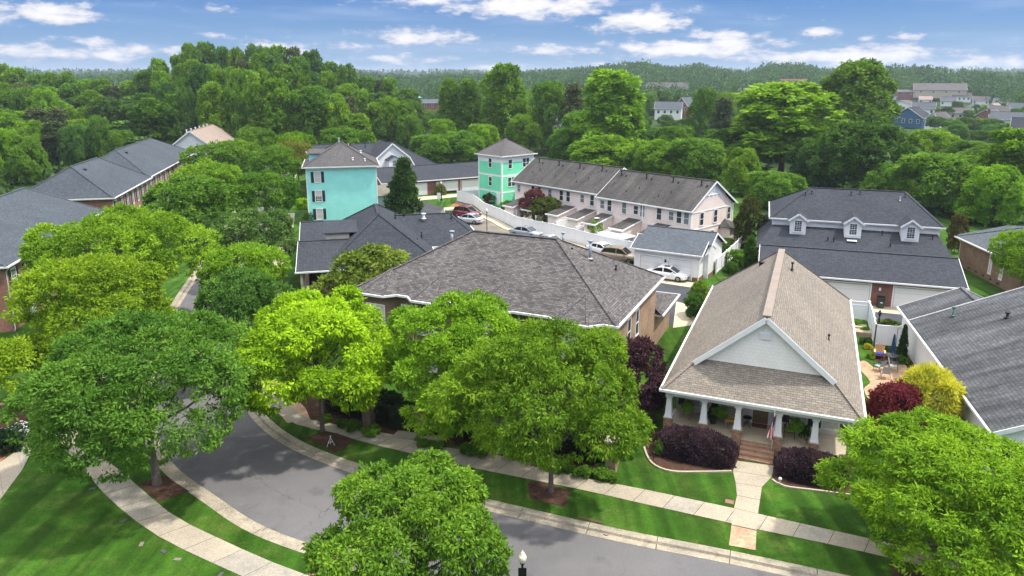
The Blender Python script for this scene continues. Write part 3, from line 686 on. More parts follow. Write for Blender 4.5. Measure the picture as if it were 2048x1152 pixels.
# ---- white double garage
def white_garage():
    r = house('white_garage', G(1262, 495, 3), 30, label='white clapboard double garage with grey shingle roof beside the white sedan', cat='garage')
    b = MB(); s_ = 1.88/4.08; Zf = lambda y: 3.0+(y-.02)*s_
    roof_faces(b, [[(-.05,.02,3.0),(.45,.02,3.0),(.45,2.49,Zf(2.49)),(-.05,2.49,Zf(2.49))], [(.45,.02,3.0),(8.1,.02,3.0),(8.1,4.1,4.88),(.45,4.1,4.88)], [(8.1,1.9,Zf(1.9)),(8.6,1.9,Zf(1.9)),(8.6,4.1,4.88),(8.1,4.1,4.88)],
      [(8.6,8.2,3.0),(.45,8.2,3.0),(.45,4.1,4.88),(8.6,4.1,4.88)], [(8.3,5.0,3.0),(7.7,5.0,3.0),(7.7,2.49,4.13),(8.3,2.49,4.13)], [(.45,5.0,3.0),(-.05,5.0,3.0),(-.05,2.49,4.13),(.45,2.49,4.13)]]); cap_line(b, (.45,4.1,4.88), (8.6,4.1,4.88), w=.22)
    rf = b.build('roof', sSlate, r); g = MB(); gutter(g, -.05, 8.1, .02, 8.2, 3.0, 'f'); gutter(g, .45, 8.6, .02, 8.2, 3.0, 'k'); g.build('gutter', mGut, rf)
    for x, ya, za, yr, zr in ((8.13,.02,3.0,2.49,4.13),(8.33,5.0,3.0,2.49,4.13),(8.63,1.9,Zf(1.9),4.1,4.88),(8.63,8.2,3.0,4.1,4.88),(-.08,.02,3.0,2.49,4.13),(.42,8.2,3.0,4.1,4.88)): k = MB(); k.bar((x,ya,za-.09),(x,yr,zr-.09),.05,.2); k.build('rake_board', mW, rf)
    w = MB(); wall_box(w, .8, 8.3, 2.0, 7.8, 0, 2.9); w.face([(8.3,.35,2.9),(8.3,7.8,2.9),(8.3,4.1,4.7)]); w.face([(.8,.35,2.9),(.8,7.8,2.9),(.8,4.1,4.7)])
    wall_box(w, .3, 7.8, .35, 4.7, 0, 2.88); w.face([(7.8,.35,2.88),(7.8,4.7,2.88),(7.8,2.49,4.0)]); w.face([(.3,.35,2.88),(.3,4.7,2.88),(.3,2.49,4.0)][::-1]); w.build('wall', wWhite, r)
    f = MB(); f.box(.28, 7.83, .32, 4.72, 0, .42); f.box(7.84, 8.32, 2.2, 7.82, 0, .42); f.build('foundation', mBrickRed, r)
    garage_door(r, 2.35, .32, 0, 2.6, 2.25); garage_door(r, 5.65, .32, 0, 2.6, 2.25)
    l = MB(); l.box(-.08,.08,-.2,0,0,.3); l.build('wall_lantern', mBlk, r, (4.0, .35, 1.75))
    downspout(r, 7.75, .1, 0, 2.9, 0, -.2)
    return r
wg = white_garage()

# ---- dark roofed house with three dormers, and its long brick garage
def dormer_house():
    o0 = G(1540, 435, 5.6)
    r = house('three_dormer_house', o0, 19, label='big dark roofed house with three white dormers in a row behind the brick garage', cat='house')
    hip_roof(r, 0, 18.2, 0, 12.0, 5.6, (4.5, 6), (14.9, 6), 8.55, sDark)
    b = MB(); wall_box(b, .3, 17.9, .3, 11.7, 0, 5.5); b.build('wall', wWhite, r)
    b = MB(); roof_faces(b, [[(-1.3,-4.9,3.0),(18.6,-4.9,3.0),(17.7,.28,4.75),(.4,.28,4.75)], [(-1.3,12,3.0),(-1.3,-4.9,3.0),(.4,.28,4.75),(.4,12,4.75)]]); b.build('lower_roof', sDark, r)
    b = MB(); wall_box(b, -1, 18.3, -4.6, 11.5, 0, 2.95); b.build('lower_wall', mBrickBrown, r)
    for x in (3.1, 8.9, 14.7):
        w = 1.0; z0, ze, zp = 4.1, 5.75, 6.55; y = -1.6
        d = MB(); d.box(x-w+.15, x+w-.15, y, 1.5, z0, ze, skip='b'); d.face([(x-w+.15,y,ze),(x+w-.15,y,ze),(x,y,zp-.1)]); o = d.build('dormer', mW, r)
        q = MB(); roof_faces(q, [[(x-w-.1,y-.25,ze-.02),(x,y-.25,zp),(x,3.2,zp),(x-w-.1,2.0,ze-.02)][::-1], [(x,y-.25,zp),(x+w+.1,y-.25,ze-.02),(x+w+.1,2.0,ze-.02),(x,3.2,zp)][::-1]]); q.build('dormer_roof', sDark, o)
        q = MB()
        for s in (-1, 1): q.bar((x+s*(w+.1), y-.28, ze-.08), (x, y-.28, zp-.06), .06, .2)
        q.build('rake_board', mW, o)
        window(o, x, y, z0+.4, .72, 1.2, 0, style='grid', fm=mW, trim=.14)
    q = MB(); q.box(8.3, 9.3, -2.72, -1.9, 3.92, 3.98); s = q.build('skylight', mW, r, (0,0,0)); s.rotation_euler = (0, 0, 0)
    for x, y in ((3.9, 4.4), (4.6, 4.7), (9.0, 4.9), (10.0, 5.2), (14.2, 4.3), (14.8, 5.0)): vent_pipe(r, x, y, 5.6+2.95*y/6, .35, .06, mGalv if x in (14.2,) else mBlk)
    for x, y in ((6.3,-2.6),(6.9,-2.7),(12.6,-3.0),(12.0,-.8),(17.0,-.9)): vent_pipe(r, x, y, 5.1+.4*y, .12, .05)
    g = house('brick_garage', o0, 19, label='long dark roofed brick garage with two wide white doors and a wheelie bin between', cat='garage')
    gable_roof(g, -.9, 17.7, -14.4, -5.1, 2.62, 4.35, sDark, 'x', ridge=-9.5)
    w = MB(); wall_box(w, -.6, 17.4, -13.95, -5.4, 0, 2.5)
    for x in (-.6, 17.4): w.face([(x,-13.95,2.5),(x,-5.4,2.5),(x,-9.5,4.2)])
    w.build('wall', mBrickRed, g)
    garage_door(g, 7.1, -13.95, 0, 4.9, 2.1); garage_door(g, 14.1, -13.95, 0, 4.9, 2.1); garage_door(g, 2.0, -13.95, 0, 2.5, 2.1)
    l = MB(); l.box(-.09,.09,-.16,0,0,.28); l.build('wall_lantern', mW, g, (10.4, -13.95, 1.6)); downspout(g, 17.5, -14.4, 0, 2.5, 0, -.4)
    return r, g, o0
dh, dg, K0 = dormer_house()

# ---- right hand brick house
def right_brick():
    r = house('brick_ranch_house', G(1912, 472, 3.4), 7, label='brown brick house with blue grey hip roof, tall narrow windows, beyond the garage', cat='house')
    hip_roof(r, 0, 15, -19, 0, 3.4, (7.4, -12), (7.4, -7.0), 6.6, sSlate)
    b = MB(); roof_faces(b, [[(.3,-4.4,3.5),(.3,.4,3.5),(4.4,-2.0,5.2)][::-1], [(.3,.4,3.5),(9,.4,3.5),(9,-2.0,5.2),(4.4,-2.0,5.2)][::-1], [(9,-4.4,3.5),(.3,-4.4,3.5),(4.4,-2,5.2),(9,-2,5.2)][::-1]]); b.build('rear_roof', sSlate, r)
    w = MB(); wall_box(w, .4, 14.6, -18.6, -.4, 0, 3.3); w.build('wall', mBrickBrown, r)
    for y in (-7.6, -9.9): window(r, .4, y, .9, .42, 2.1, -90, style='plain', pane=mBlind, trim=.12)
    for y in (-3.2, -4.9, -6.4, -8.0, -9.6):
        v = MB(); v.box(-.2,.2,-.03,.0,0,.18); v.build('crawl_vent', mBlk, r, (.4, y, .25), -90)
    downspout(r, .1, -.5, 0, 3.2, -.3, 0)
    return r
rb = right_brick()

# ---- white house on the right with grey roof
def right_white():
    r = house('white_side_house', (G(1985, 866, 3)[0], G(1985, 866, 3)[1]), 16, label='white clapboard house with streaky grey roof behind the yellow shrub', cat='house')
    gable_roof(r, 0, 15.5, 0, 19.4, 3.0, 6.5, sGrey, 'y', rake=.26)
    gable_roof(r, 0, 9.0, 19.45, 23.2, 3.0, 5.05, sGrey, 'y', rake=.2)
    w = MB(); wall_box(w, .35, 15.1, .45, 19.1, 0, 2.95); w.face([(.35,.45,2.95),(15.1,.45,2.95),(7.75,.45,6.3)]); wall_box(w, .35, 8.6, 19.1, 22.8, 0, 2.93); w.build('wall', wWhite, r)
    for y in (12.2, 10.6): window(r, .35, y, 1.0, .5, 1.5, -90)
    window(r, 2.6, .45, .9, 1.6, 1.5, 0, pane=glass_mat('glass_grey', (.12,.13,.15)), trim=.16)
    q = MB(); q.face([(1.2,.42,3.2),(2.4,.42,3.2),(2.4,.42,3.85)]); q.build('gable_window', mGlass, r)
    q = MB(); q.box(1.0, 2.6, .36, .45, 3.0, 3.14); q.build('sill', mW, r)
    q = MB(); q.box(-.9, .3, 2.8, 9.5, 0, .8); q.box(-1.0,.34,2.7,9.6,.8,.9); q.build('raised_bed', plain('weathered_board', (.42,.36,.29), .8), r)
    vent_pipe(r, 2.5, 17.6, 4.25, .6, .08, plain('vent_green', (.08,.16,.15), .5)); vent_pipe(r, 5.0, 14.6, 5.3, .3, .09); vent_pipe(r, 6.6, 8.5, 6.0, .3, .08)
    q = MB(); q.bar((7.75, .2, 6.58), (7.75, 19.3, 6.58), .45, .08); q.build('ridge_vent', mGalv, r)
    q = MB(); q.box(-.4,.4,-.3,.3,0,.18); q.build('skylight', mGlassD, r, (8.6, 15.5, 6.15))
    return r
rw = right_white()

# ---- brick townhouses down the left of the avenue
def town(name, y0, y1, ex, zr, r0, r1, label, org, nwin, hipn=True, hipf=True, hw=6.3):
    r = house(name, org, -13, label=label, cat='townhouses', group='brick townhouses along the avenue')
    xr = ex-hw; x0 = ex-2*hw
    b = MB(); E_ = 6.0
    a, c, d, e = (ex,y0,E_), (ex,y1,E_), (x0,y1,E_), (x0,y0,E_); p, q = (xr,r0,zr), (xr,r1,zr)
    roof_faces(b, [[a, c, q, p], [d, e, p, q], [e, a, p], [c, d, q]])
    for s, t in ((a,p),(e,p),(c,q),(d,q),(p,q)): cap_line(b, s, t)
    rf = b.build('roof', sBlue, r); g = MB(); gutter(g, x0, ex, y0, y1, E_); g.box(x0, ex, y0, y1, E_-.2, E_-.1); g.build('gutter', mGut, rf)
    w = MB(); wall_box(w, x0+.4, ex-.4, y0+.4, y1-.4, 0, E_-.1); w.build('wall', mBrickOr, r)
    n = nwin
    for i in range(n):
        y = y0+2.0+(y1-y0-4.0)*i/max(1, n-1)
        for z in (3.55, .8): window(r, ex-.4, y, z, .85, 1.75, 90, sh=mBlackSh, style='grid')
    for y in (y0+.5, (y0+y1)/2): downspout(r, ex-.02, y, 0, 5.8, .3, 0)
    roof_vent(r, xr+1.2, r0+1.5, zr-.75)
    q = MB()
    for i in range(3): q.box(ex-.36, ex-.2, y0+4+i*6.5, y0+5.1+i*6.5, 0, 2.3)
    if y1-y0 > 10: q.build('door_surround', mW, r)
    return r
E0 = G(13, 533, 6)
t1 = town('brick_townhouse', 0, 27.4, 0, 9.15, 6.3, 26.5, 'nearest brick townhouse block on the left, blue grey roof reaching the frame edge', E0, 9, hw=8.0)
t2 = town('brick_townhouse', 37.2, 57.9, -1.6, 9.8, 42.2, 53.6, 'middle brick townhouse block with blue grey hip roof and black shutters', E0, 7)
t3 = town('brick_townhouse', 58.2, 97, -2.0, 9.9, 64.7, 88.5, 'farthest brick townhouse block, next to the tan roofed white building', E0, 11)

# ---- white gabled building at the end of the townhouses
def white_gable():
    r = house('white_gable_building', (-71.6, 162.4), -10, label='white sided building with pale tan gable roof rising past the brick townhouses', cat='house')
    gable_roof(r, -5.0, 5.0, 0, 26, 6.0, 9.9, sPale, 'y', rake=.3)
    w = MB(); wall_box(w, -4.6, 4.6, .4, 25.6, 0, 5.9)
    for y in (.4, 25.6): w.face([(-4.6,y,5.9),(4.6,y,5.9),(0,y,9.65)])
    w.build('wall', wWhite, r)
    for i in range(6): vent_pipe(r, -1.0, 2+i*4, 9.1, .9, .12, mW)
    return r
wgab = white_gable()

# ---- brick building with dark roof, white dormer gable and garages
def rear_block():
    r = house('dark_roof_manor', G(835, 362, 2.8), -29, label='dark roofed brick building with big white gable and small dormer behind the turquoise house', cat='house')
    hip_roof(r, -14, 11, 12, 30, 3.2, (-5.6, 21), (2.6, 21), 8.3, sDark)
    gable_roof(r, -16.0, -7.0, 8.6, 21, 3.25, 8.5, sDark, 'x', ridge=20, sides='f')
    w = MB(); wall_box(w, -13.6, 10.6, 12.4, 29.6, 0, 3.1); wall_box(w, -15.6, -7.2, 9, 20, 0, 3.12); w.build('wall', mBrickRed, r)
    g = MB(); y = 12.6; g.face([(-4.6,y,4.0),(4.2,y,4.0),(3.2,y,5.8),(-.2,y,8.6),(-3.6,y,5.8)]); g.build('gable', mW, r)
    b = MB(); roof_faces(b, [[(-4.9,y-.3,3.8),(-3.8,y-.3,5.9),(-3.8,19,5.9),(-4.9,19,3.8)][::-1], [(-3.8,y-.3,5.9),(-.2,y-.3,8.8),(-.2,21,8.8),(-3.8,19,5.9)][::-1], [(-.2,y-.3,8.8),(3.4,y-.3,5.9),(3.4,19,5.9),(-.2,21,8.8)][::-1], [(3.4,y-.3,5.9),(4.5,y-.3,3.8),(4.5,19,3.8),(3.4,19,5.9)][::-1]]); o = b.build('gable_roof', sDark, r)
    q = MB()
    for a, c in (((-4.9,3.7),(-3.8,5.8)),((-3.8,5.8),(-.2,8.7)),((-.2,8.7),(3.4,5.8)),((3.4,5.8),(4.5,3.7))): q.bar((a[0],y-.33,a[1]), (c[0],y-.33,c[1]), .06, .26)
    q.build('rake_board', mW, o)
    d = MB(); d.box(-1.5,.7,y-1.5,y,4.1,5.7); d.face([(-1.5,y-1.5,5.7),(.7,y-1.5,5.7),(-.4,y-1.5,6.4)]); o = d.build('dormer', mW, r)
    q = MB(); roof_faces(q, [[(-1.8,y-1.8,5.65),(-.4,y-1.8,6.5),(-.4,y,6.5),(-1.8,y,5.65)][::-1], [(-.4,y-1.8,6.5),(1.0,y-1.8,5.65),(1.0,y,5.65),(-.4,y,6.5)][::-1]]); q.build('dormer_roof', sDark, o)
    window(o, -.4, y-1.5, 4.4, .7, 1.1, 0, style='grid')
    window(r, -9.4, 9.0, .9, 1.6, 1.5, 0, style='double')
    for x, yy, z in ((-7.5,17,7.6),(-4,18,7.9),(7.6,21,6.4),(-8.6,15.5,6.6)): vent_pipe(r, x, yy, z, .7, .09)
    g = house('garage_row', G(835, 362, 2.8), -29, label='low brick garage row with dark roof, one door part open, beside the green house', cat='garage')
    gable_roof(g, -7.0, 15.5, 0, 11.0, 2.8, 5.0, sDark, 'x')
    w = MB(); wall_box(w, -6.6, 15.1, .45, 10.6, 0, 2.7); w.build('wall', mBrickRed, g)
    garage_door(g, -.2, .45, 0, 4.3, 2.15)
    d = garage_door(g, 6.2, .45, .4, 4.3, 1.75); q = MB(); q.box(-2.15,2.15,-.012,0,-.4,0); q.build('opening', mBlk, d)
    garage_door(g, 11.5, .45, 0, 4.3, 2.15); downspout(g, 9.0, .1, 0, 2.7, 0, -.35)
    return r, g
rb1, rb2 = rear_block()

# ---- brick wall and pier at the left edge
def left_wall():
    o = G(60, 860, 0)
    r = house('garden_wall', (o[0], o[1]), -13, label='dark brick garden wall with capped pier and iron rail at the left edge', cat='wall')
    w = MB(); w.box(-.45, 0, -.3, .15, -.1, 2.3); p = w.build('pier', mBrickRed, r); c = MB(); c.box(-.52,.07,-.37,.22,2.3,2.42); c.build('pier_cap', mConcD, p)
    w = MB(); w.box(-6, -.45, -.2, .05, -.1, 1.9, skip='b'); w.box(-.3, -.1, .15, 9, -.1, 1.1); q = w.build('wall_panel', mBrickRed, r); c = MB(); c.box(-6,-.45,-.24,.09,1.9,1.98); c.build('coping', mBrickOr, q)
    c = MB(); c.bar((-.2,.2,1.95),(-.2,9,1.95),.06); c.bar((-.2,.2,1.3),(-.2,9,1.3),.04)
    for i in range(44): c.box(-.212,-.188,.3+i*.2,.324+i*.2,1.1,1.95)
    c.build('railing', mBlk, r)
    return r
left_wall()

# ---------------------------------------------------------------- ground, street, pavements
def stripes(n, b, t, o):
    mp = node(n, 'ShaderNodeMapping'); n.links.new(t, mp.inputs[0]); mp.inputs['Rotation'].default_value = (0, 0, R(-38)); mp.inputs['Scale'].default_value = (1, .035, 1)
    f = mrange(n, noise(n, mp.outputs[0], 1.1, 2, .5), .40, .60, .74, 1.3)
    f2 = mrange(n, noise(n, t, 1.7, 5, .75), .3, .7, .8, 1.2)
    n.links.new(mix(n, 1.0, mix(n, 1.0, o, f, 'MULTIPLY'), f2, 'MULTIPLY'), b.inputs['Base Color'])
def cracks(n, b, t, o):
    nz = node(n, 'ShaderNodeTexNoise'); nz.inputs['Scale'].default_value = .8; nz.inputs['Detail'].default_value = 5; n.links.new(t, nz.inputs['Vector'])
    v = node(n, 'ShaderNodeVectorMath', operation='MULTIPLY_ADD'); n.links.new(nz.outputs['Color'], v.inputs[0]); v.inputs[1].default_value = (2.2, 2.2, 0); n.links.new(t, v.inputs[2])
    vo = node(n, 'ShaderNodeTexVoronoi', feature='DISTANCE_TO_EDGE'); vo.inputs['Scale'].default_value = .13; n.links.new(v.outputs[0], vo.inputs['Vector'])
    c = mth(n, 'LESS_THAN', vo.outputs['Distance'], .0026)
    c = mth(n, 'MULTIPLY', c, mrange(n, noise(n, t, .2, 2), .46, .58, 0, .5))
    o2 = mix(n, c, o, (.05, .048, .048))
    p = mrange(n, noise(n, t, .55, 3, .5), .60, .66, 0, .35)     # oil and patch stains
    n.links.new(mix(n, p, o2, (.075, .072, .075)), b.inputs['Base Color'])
gGrass = ground('lawn_grass', (.024, .070, .006), (.042, .102, .010), .35, 7, 9, c3=(.085, .12, .022), s3=.45, bumpd=.05, extra=stripes)
gGrassD = ground('rough_grass', (.022, .052, .010), (.040, .080, .016), .12, 7, 4, c3=(.05, .06, .02), s3=.3)
gMulch = ground('mulch', (.085, .046, .03), (.045, .025, .018), 2.0, 5, 22, c3=(.13, .08, .055), s3=6, bumpd=.04)
gPine = ground('pine_straw', (.33, .16, .07), (.22, .105, .05), 1.0, 5, 12)
gAsph = ground('asphalt', (.165, .158, .158), (.125, .121, .125), .16, 7, 24, c3=(.105, .102, .105), s3=.22, lo=.3, hi=.7, extra=cracks)
gAsphD = ground('asphalt_new', (.052, .054, .062), (.075, .077, .085), .3, 6, 24)
gPark = ground('asphalt_parking', (.21, .185, .15), (.14, .125, .11), .25, 6, 16)
gDrive = ground('concrete_drive', (.50, .43, .31), (.40, .34, .25), .3, 6, 12)
RZ = -.13
grd = MB(); n = 60
grd.face([(-4200, -300, RZ-.03), (4200, -300, RZ-.03), (4200, 6500, RZ-.03), (-4200, 6500, RZ-.03)])
grd.build('ground', gGrassD, kind='structure')

kR = [(-62,215),(-47,155),(-35.3,104),(-31.8,90),(-27.3,70),(-24.3,60.5),(-21.2,52.8),(-18.6,47.3),(-16.1,43.5),(-13.0,40.4),(-8.8,37.7),(-4.4,35.5),(.5,33.45),(5.5,31.5),(10.3,29.9),(16.5,27.6),(26,24),(44,17)]
kL = [(-70,213),(-55,154),(-42.1,102.9),(-38.3,88.5),(-33.8,70),(-30.8,60),(-28.0,52),(-24.6,44.5),(-20.6,38.4),(-15.9,34.2),(-12.6,31.7),(-8.6,29.7),(-5.0,27.9),(-2.4,26.6),(2.4,24.8),(7.5,22.9),(13.7,20.5),(23.2,17),(41,10)]
kRs, kLs = smooth_line(kR, .8), smooth_line(kL, .8)
sheet('road', kRs + kLs[::-1], RZ, gAsph)
RF = [(44,17),(80,5),(86,90),(70,132),(20,152),(-20,162),(-50,214)]
sheet('lawn', kRs[:-1] + RF, 0, gGrass, thick=.16)
LF = [(41,10),(30,-30),(-100,-30),(-105,60),(-90,130),(-84,213)]
sheet('lawn', kLs[:-1] + LF, 0, gGrass, thick=.16)
prof = [(.30, .008), (.02, .012), (-.12, .008), (-.17, RZ+.02), (-.54, RZ+.008)]
sweep(kRs[::-1], [(o, z) for o, z in prof]).build('kerb', mKerb, kind='structure')
sweep(kLs, [(o, z) for o, z in prof]).build('kerb', mKerb, kind='structure')

kj = MB()
for line in (kRs[::-1], kLs):
    acc = 0
    for a, c in zip(line, line[1:]):
        acc += math.hypot(c[0]-a[0], c[1]-a[1])
        if acc > 3.1:
            acc = 0; t = Vector((c[0]-a[0], c[1]-a[1])).normalized(); q = Vector(c); n_ = Vector((t.y, -t.x))
            for o0, o1, z0, z1 in ((.30, -.12, .013, .016), (-.165, -.54, RZ+.026, RZ+.012)):
                p0, p1 = q+n_*o0, q+n_*o1; kj.face([(*(p0-t*.02), z0), (*(p0+t*.02), z0), (*(p1+t*.02), z1), (*(p1-t*.02), z1)])
kj.build('kerb_joints', plain('joint_dark', (.07, .06, .045), .95), kind='structure')
def slabs(name, left, right, z, mats, n, seam=.03, dark=None):
    """paving between two edge lines, cut into slabs with open joints"""
    def resample(L, n):
        P = [Vector(p) for p in L]; d = [0]
        for a, b in zip(P, P[1:]): d.append(d[-1]+(b-a).length)
        out = []
        for k in range(n+1):
            t = d[-1]*k/n; i = max(j for j in range(len(d)) if d[j] <= t+1e-6); i = min(i, len(P)-2)
            f = (t-d[i])/max(1e-6, d[i+1]-d[i]); out.append(P[i].lerp(P[i+1], f))
        return out
    A, B = resample(left, n), resample(right, n); b = MB(); rr = random.Random(n)
    for k in range(n):
        e = seam/2/max(.3, (A[k+1]-A[k]).length)
        q = [A[k].lerp(A[k+1], e), B[k].lerp(B[k+1], e), B[k].lerp(B[k+1], 1-e), A[k].lerp(A[k+1], 1-e)]
        m = 0 if rr.random() < .62 else 1
        s = sum(q[i-1].x*q[i].y-q[i].x*q[i-1].y for i in range(4))
        if s < 0: q = q[::-1]
        b.face([(p.x, p.y, z) for p in q], m)
    b.build(name, mats, kind='structure')
    c = [tuple(p) for p in A] + [tuple(p) for p in B[::-1]]
    sheet(name+'_bed', c, z-.006, dark or gMulch)
def GP(*pts): return [G(x, y) for x, y in pts]
mJ = plain('joint_dark', (.07, .06, .045), .95)
# right side pavement, from the avenue round to the right edge of the view
wt = [(-35.6,117),(-31.0,100),(-26.9,83.5),(-23.3,69.5),(-20.6,60),(-18.2,53)] + GP((540,768),(609,834),(673,849),(749,863),(814,876),(866,892),(1000,911),(1191,961),(1244,970),(1468,1017),(1516,1028),(1700,1069),(2048,1146))
wb = [(-37.2,116.6),(-32.6,99.6),(-28.4,83.1),(-24.8,69),(-22.1,59.4),(-19.7,52.4)] + GP((512,785),(585,846),(664,864),(725,884),(814,905),(890,924),(1000,947),(1179,983),(1234,996),(1463,1047),(1514,1059),(1700,1098),(2048,1180))
slabs('pavement', smooth_line(wt, .7), smooth_line(wb, .7), .02, [mConc, mConcD], 74, dark=mJ)
lt = GP((150,880),(190,910),(222,926),(273,970),(342,1028),(410,1064),(526,1117),(612,1150),(760,1200),(1000,1280))
lb = GP((60,830),(120,890),(164,933),(200,979),(267,1039),(342,1087),(478,1150),(560,1185),(700,1235),(960,1330))
slabs('pavement', smooth_line([(-36,66),(-31.8,55)]+lt, .7), smooth_line([(-37.6,65.6),(-33.4,54.5)]+lb, .7), .02, [mConc, mConcD], 30, dark=mJ)
slabs('path', GP((55,862),(70,905),(0,1000),(-150,1200)), GP((85,858),(95,890),(75,911),(0,1080))[::1] if 0 else GP((20,870),(48,892),(0,925),(-150,1010)), .014, [mConc, mConcD], 6, dark=mJ)
sheet('brick_path', GP((-40,905),(0,897),(26,897),(8,918),(-40,960)), .016, brick('paver_red', (.36,.14,.08), (.28,.11,.07), (.2,.12,.09), .2, .1))
# cottage walk
wl = GP((1475,922),(1465,945),(1467,958),(1474,972),(1473,1000),(1468,1017)); wr = GP((1548,932),(1546,950),(1538,962),(1524,974),(1520,1000),(1516,1028))
slabs('walk', smooth_line(wl, .4), smooth_line(wr, .4), .024, [mConc, mConc], 4, dark=mJ)
slabs('walk', GP((1468,1017),(1463,1050)), GP((1516,1028),(1513,1061)), .026, [mConc, mConc], 1, dark=mJ)
sheet('walk_pavers', GP((1463,1051),(1513,1062),(1511,1101),(1458,1091)), .022, mPaver)
sheet('brick_path', GP((655,1092),(680,1100),(660,1152),(612,1150),(640,1120)), .012, brick('paver_rust', (.34,.17,.1), (.25,.12,.08), (.18,.11,.08), .2, .1))
sheet('paved_corner', GP((520,765),(560,762),(612,818),(620,838),(575,846),(548,815)), .012, mPaver)
# mulch squares round the street trees and planting beds
def mulch(pts, z=.010, m=None): sheet('mulch_bed', pts, z, m or gMulch)
mulch(GP((275,968),(328,950),(379,983),(318,1004)))
mulch(GP((606,874),(655,862),(714,880),(671,906)))
mulch(GP((1055,966),(1080,962),(1141,982),(1131,1015),(1060,998)))
mulch(GP((1775,1112),(1850,1125),(1900,1165),(1790,1160)))
mulch(GP((600,848),(1000,905),(1232,945),(1240,915),(1190,880),(900,820),(700,780),(600,790)), .008)
b1 = smooth_line(GP((1290,895),(1297,915),(1312,932),(1345,943),(1400,944),(1462,943)), .3); b2 = smooth_line(GP((1546,960),(1570,973),(1640,982),(1700,990)), .3)
mulch(b1 + GP((1478,925),(1490,900),(1330,850),(1290,880)), .012); mulch(b2 + GP((1700,930),(1560,900),(1545,930)), .012)
for L in (b1, b2): sweep(L, [(-.0,.0),(0,.09),(.11,.09),(.11,0)][::1]).build('bed_edging', gDrive, kind='structure')
# alley, parking court and drives
court = [(-16.5,129.5),(-12.2,122.5),(-8.0,119),(-4.6,113),(-2.0,107),(2.0,100),(7.5,95),(12.6,88.5),(13.6,79.8),(20.4,75.6),(22.0,72.8),(26.0,71),(33,68.6),(45,64.5),(44,61),(36.3,62.6),(30.3,66),(22.6,69),(17.5,70.5),(16.6,67),(14.6,62.0),(13.2,62.6),(12.5,68),(7,73),(1,83),(-4,90),(-9,99),(-14,110),(-21,127)]
sheet('alley', court, .006, gAsphD)
sheet('parking_court', [(-11.6,121),(-8.0,119),(-4.6,113),(-2.0,107),(1.6,99.5),(7.5,94.2),(13.0,87.5),(9,80),(2,87),(-6,98),(-12,112)], .012, gPark)
sheet('drive', [(-21,126),(-17.6,133),(-4,140.5),(-3,137.5),(-16.5,129.3)], .014, gDrive)
sheet('drive', [(13.2,79.9),(20.8,75.4),(19.9,73.6),(12.4,78.2)], .014, gDrive)
sheet('drive', [(27.4,71.6),(43.5,65.2),(42.8,62.9),(26.8,68.8)], .014, gDrive)
sheet('drive', [(14.4,61.4),(17.3,62.5),(18.5,67.0),(16.4,69.2)], .016, gDrive)
mulch([(-9.9,127.9),(-6.7,123.6),(-7.2,119),(-11,121.5)], .018, gPine)
fp = offset_line(smooth_line([(-6.9,124.2),(-4.5,116.2),(-1.9,110.9),(.4,104.9),(2.9,101.5),(5.7,99.0),(8.4,95.5),(10.8,92.2),(13.2,89.6)], .8), .2)
fo = offset_line(fp, 1.5)
sheet('pavement', fp + fo[::-1], .09, gDrive, thick=.09); sweep(fo, [(0,.09),(.14,.09),(.14,.0),(.5,.016)]).build('kerb', mKerb, kind='structure')
sheet('kerb_island', [(-11.6,121.5),(-10.9,115.9),(-8.3,113.8),(-7.0,116.2),(-9.3,118.2),(-9.6,122.3)], .08, gDrive, thick=.08)
# patio beside the cottage
pat = smooth_line(GP((1722,742),(1718,726),(1730,722),(1748,735),(1762,735),(1795,722),(1815,738),(1800,770),(1760,790),(1740,800),(1728,778),(1740,764),(1722,742)), .25)
sheet('patio', pat, .02, mPaver)
mulch(GP((1745,722),(1741,700),(1770,690),(1800,690),(1822,706),(1840,740),(1800,736),(1770,726)), .014)
# drain grate and covers in the kerb and road
g = empty('drain_grate', (*G(1180,1040), 0), 22, label='rusty drain grate set in the kerb on the far side of the street', cat='drain')
b = MB()
for i in range(9): b.box(-.52+i*.125, -.46+i*.125, -.62, -.1, RZ+.034, RZ+.05)
b.box(-.55,.6,-.65,-.6,RZ+.032,RZ+.052); b.build('bars', plain('rust', (.10,.05,.035), .8), g); b = MB(); b.box(-.6,.65,-.08,.1,RZ+.02,.03); b.build('hood', plain('rust', (.1,.05,.035), .8), g)
g.rotation_euler = (0,0,R(-22)); b = MB(); b.box(-.5,.56,-.6,-.1,RZ+.0,RZ+.030); b.build('pit', mBlk, g)
b = MB(); b.lathe([(.0,.03),(.2,.03),(.22,.0)], 16); b.build('valve_cover', plain('iron_dark', (.05,.05,.055), .6), loc=(*G(1213,1063), RZ-.012), label='round black valve cover in the road surface below the drain', cat='manhole cover')
b = MB(); b.box(-.22,.22,-.18,.18,0,.03); b.build('meter_cover', plain('cover_rust', (.24,.13,.09), .8), loc=(*G(1459,1004), .0), rz=-22, label='small rusty meter cover in the grass by the cottage walk', cat='cover')
for (px, py, l) in ((185,978,'dark flat stone plate in the lawn beside the pavement'), (247,1042,'grey plate lying in the shaded lawn'), (283,1089,'pale stone plate in the lawn'), (327,1103,'dark metal plate in the lit lawn'), (355,1119,'tan plate nearest the frame bottom in the lawn'), (441,1150,'rust coloured plate at the bottom edge of the lawn')):
    b = MB(); b.box(-.17,.17,-.09,.09,0,.03); b.build('lawn_plate', plain('plate_'+str(px), (.2,.17,.13) if px in (283,355) else (.07,.07,.07), .8), loc=(*G(px, py), 0), rz=px, label=l, cat='cover')

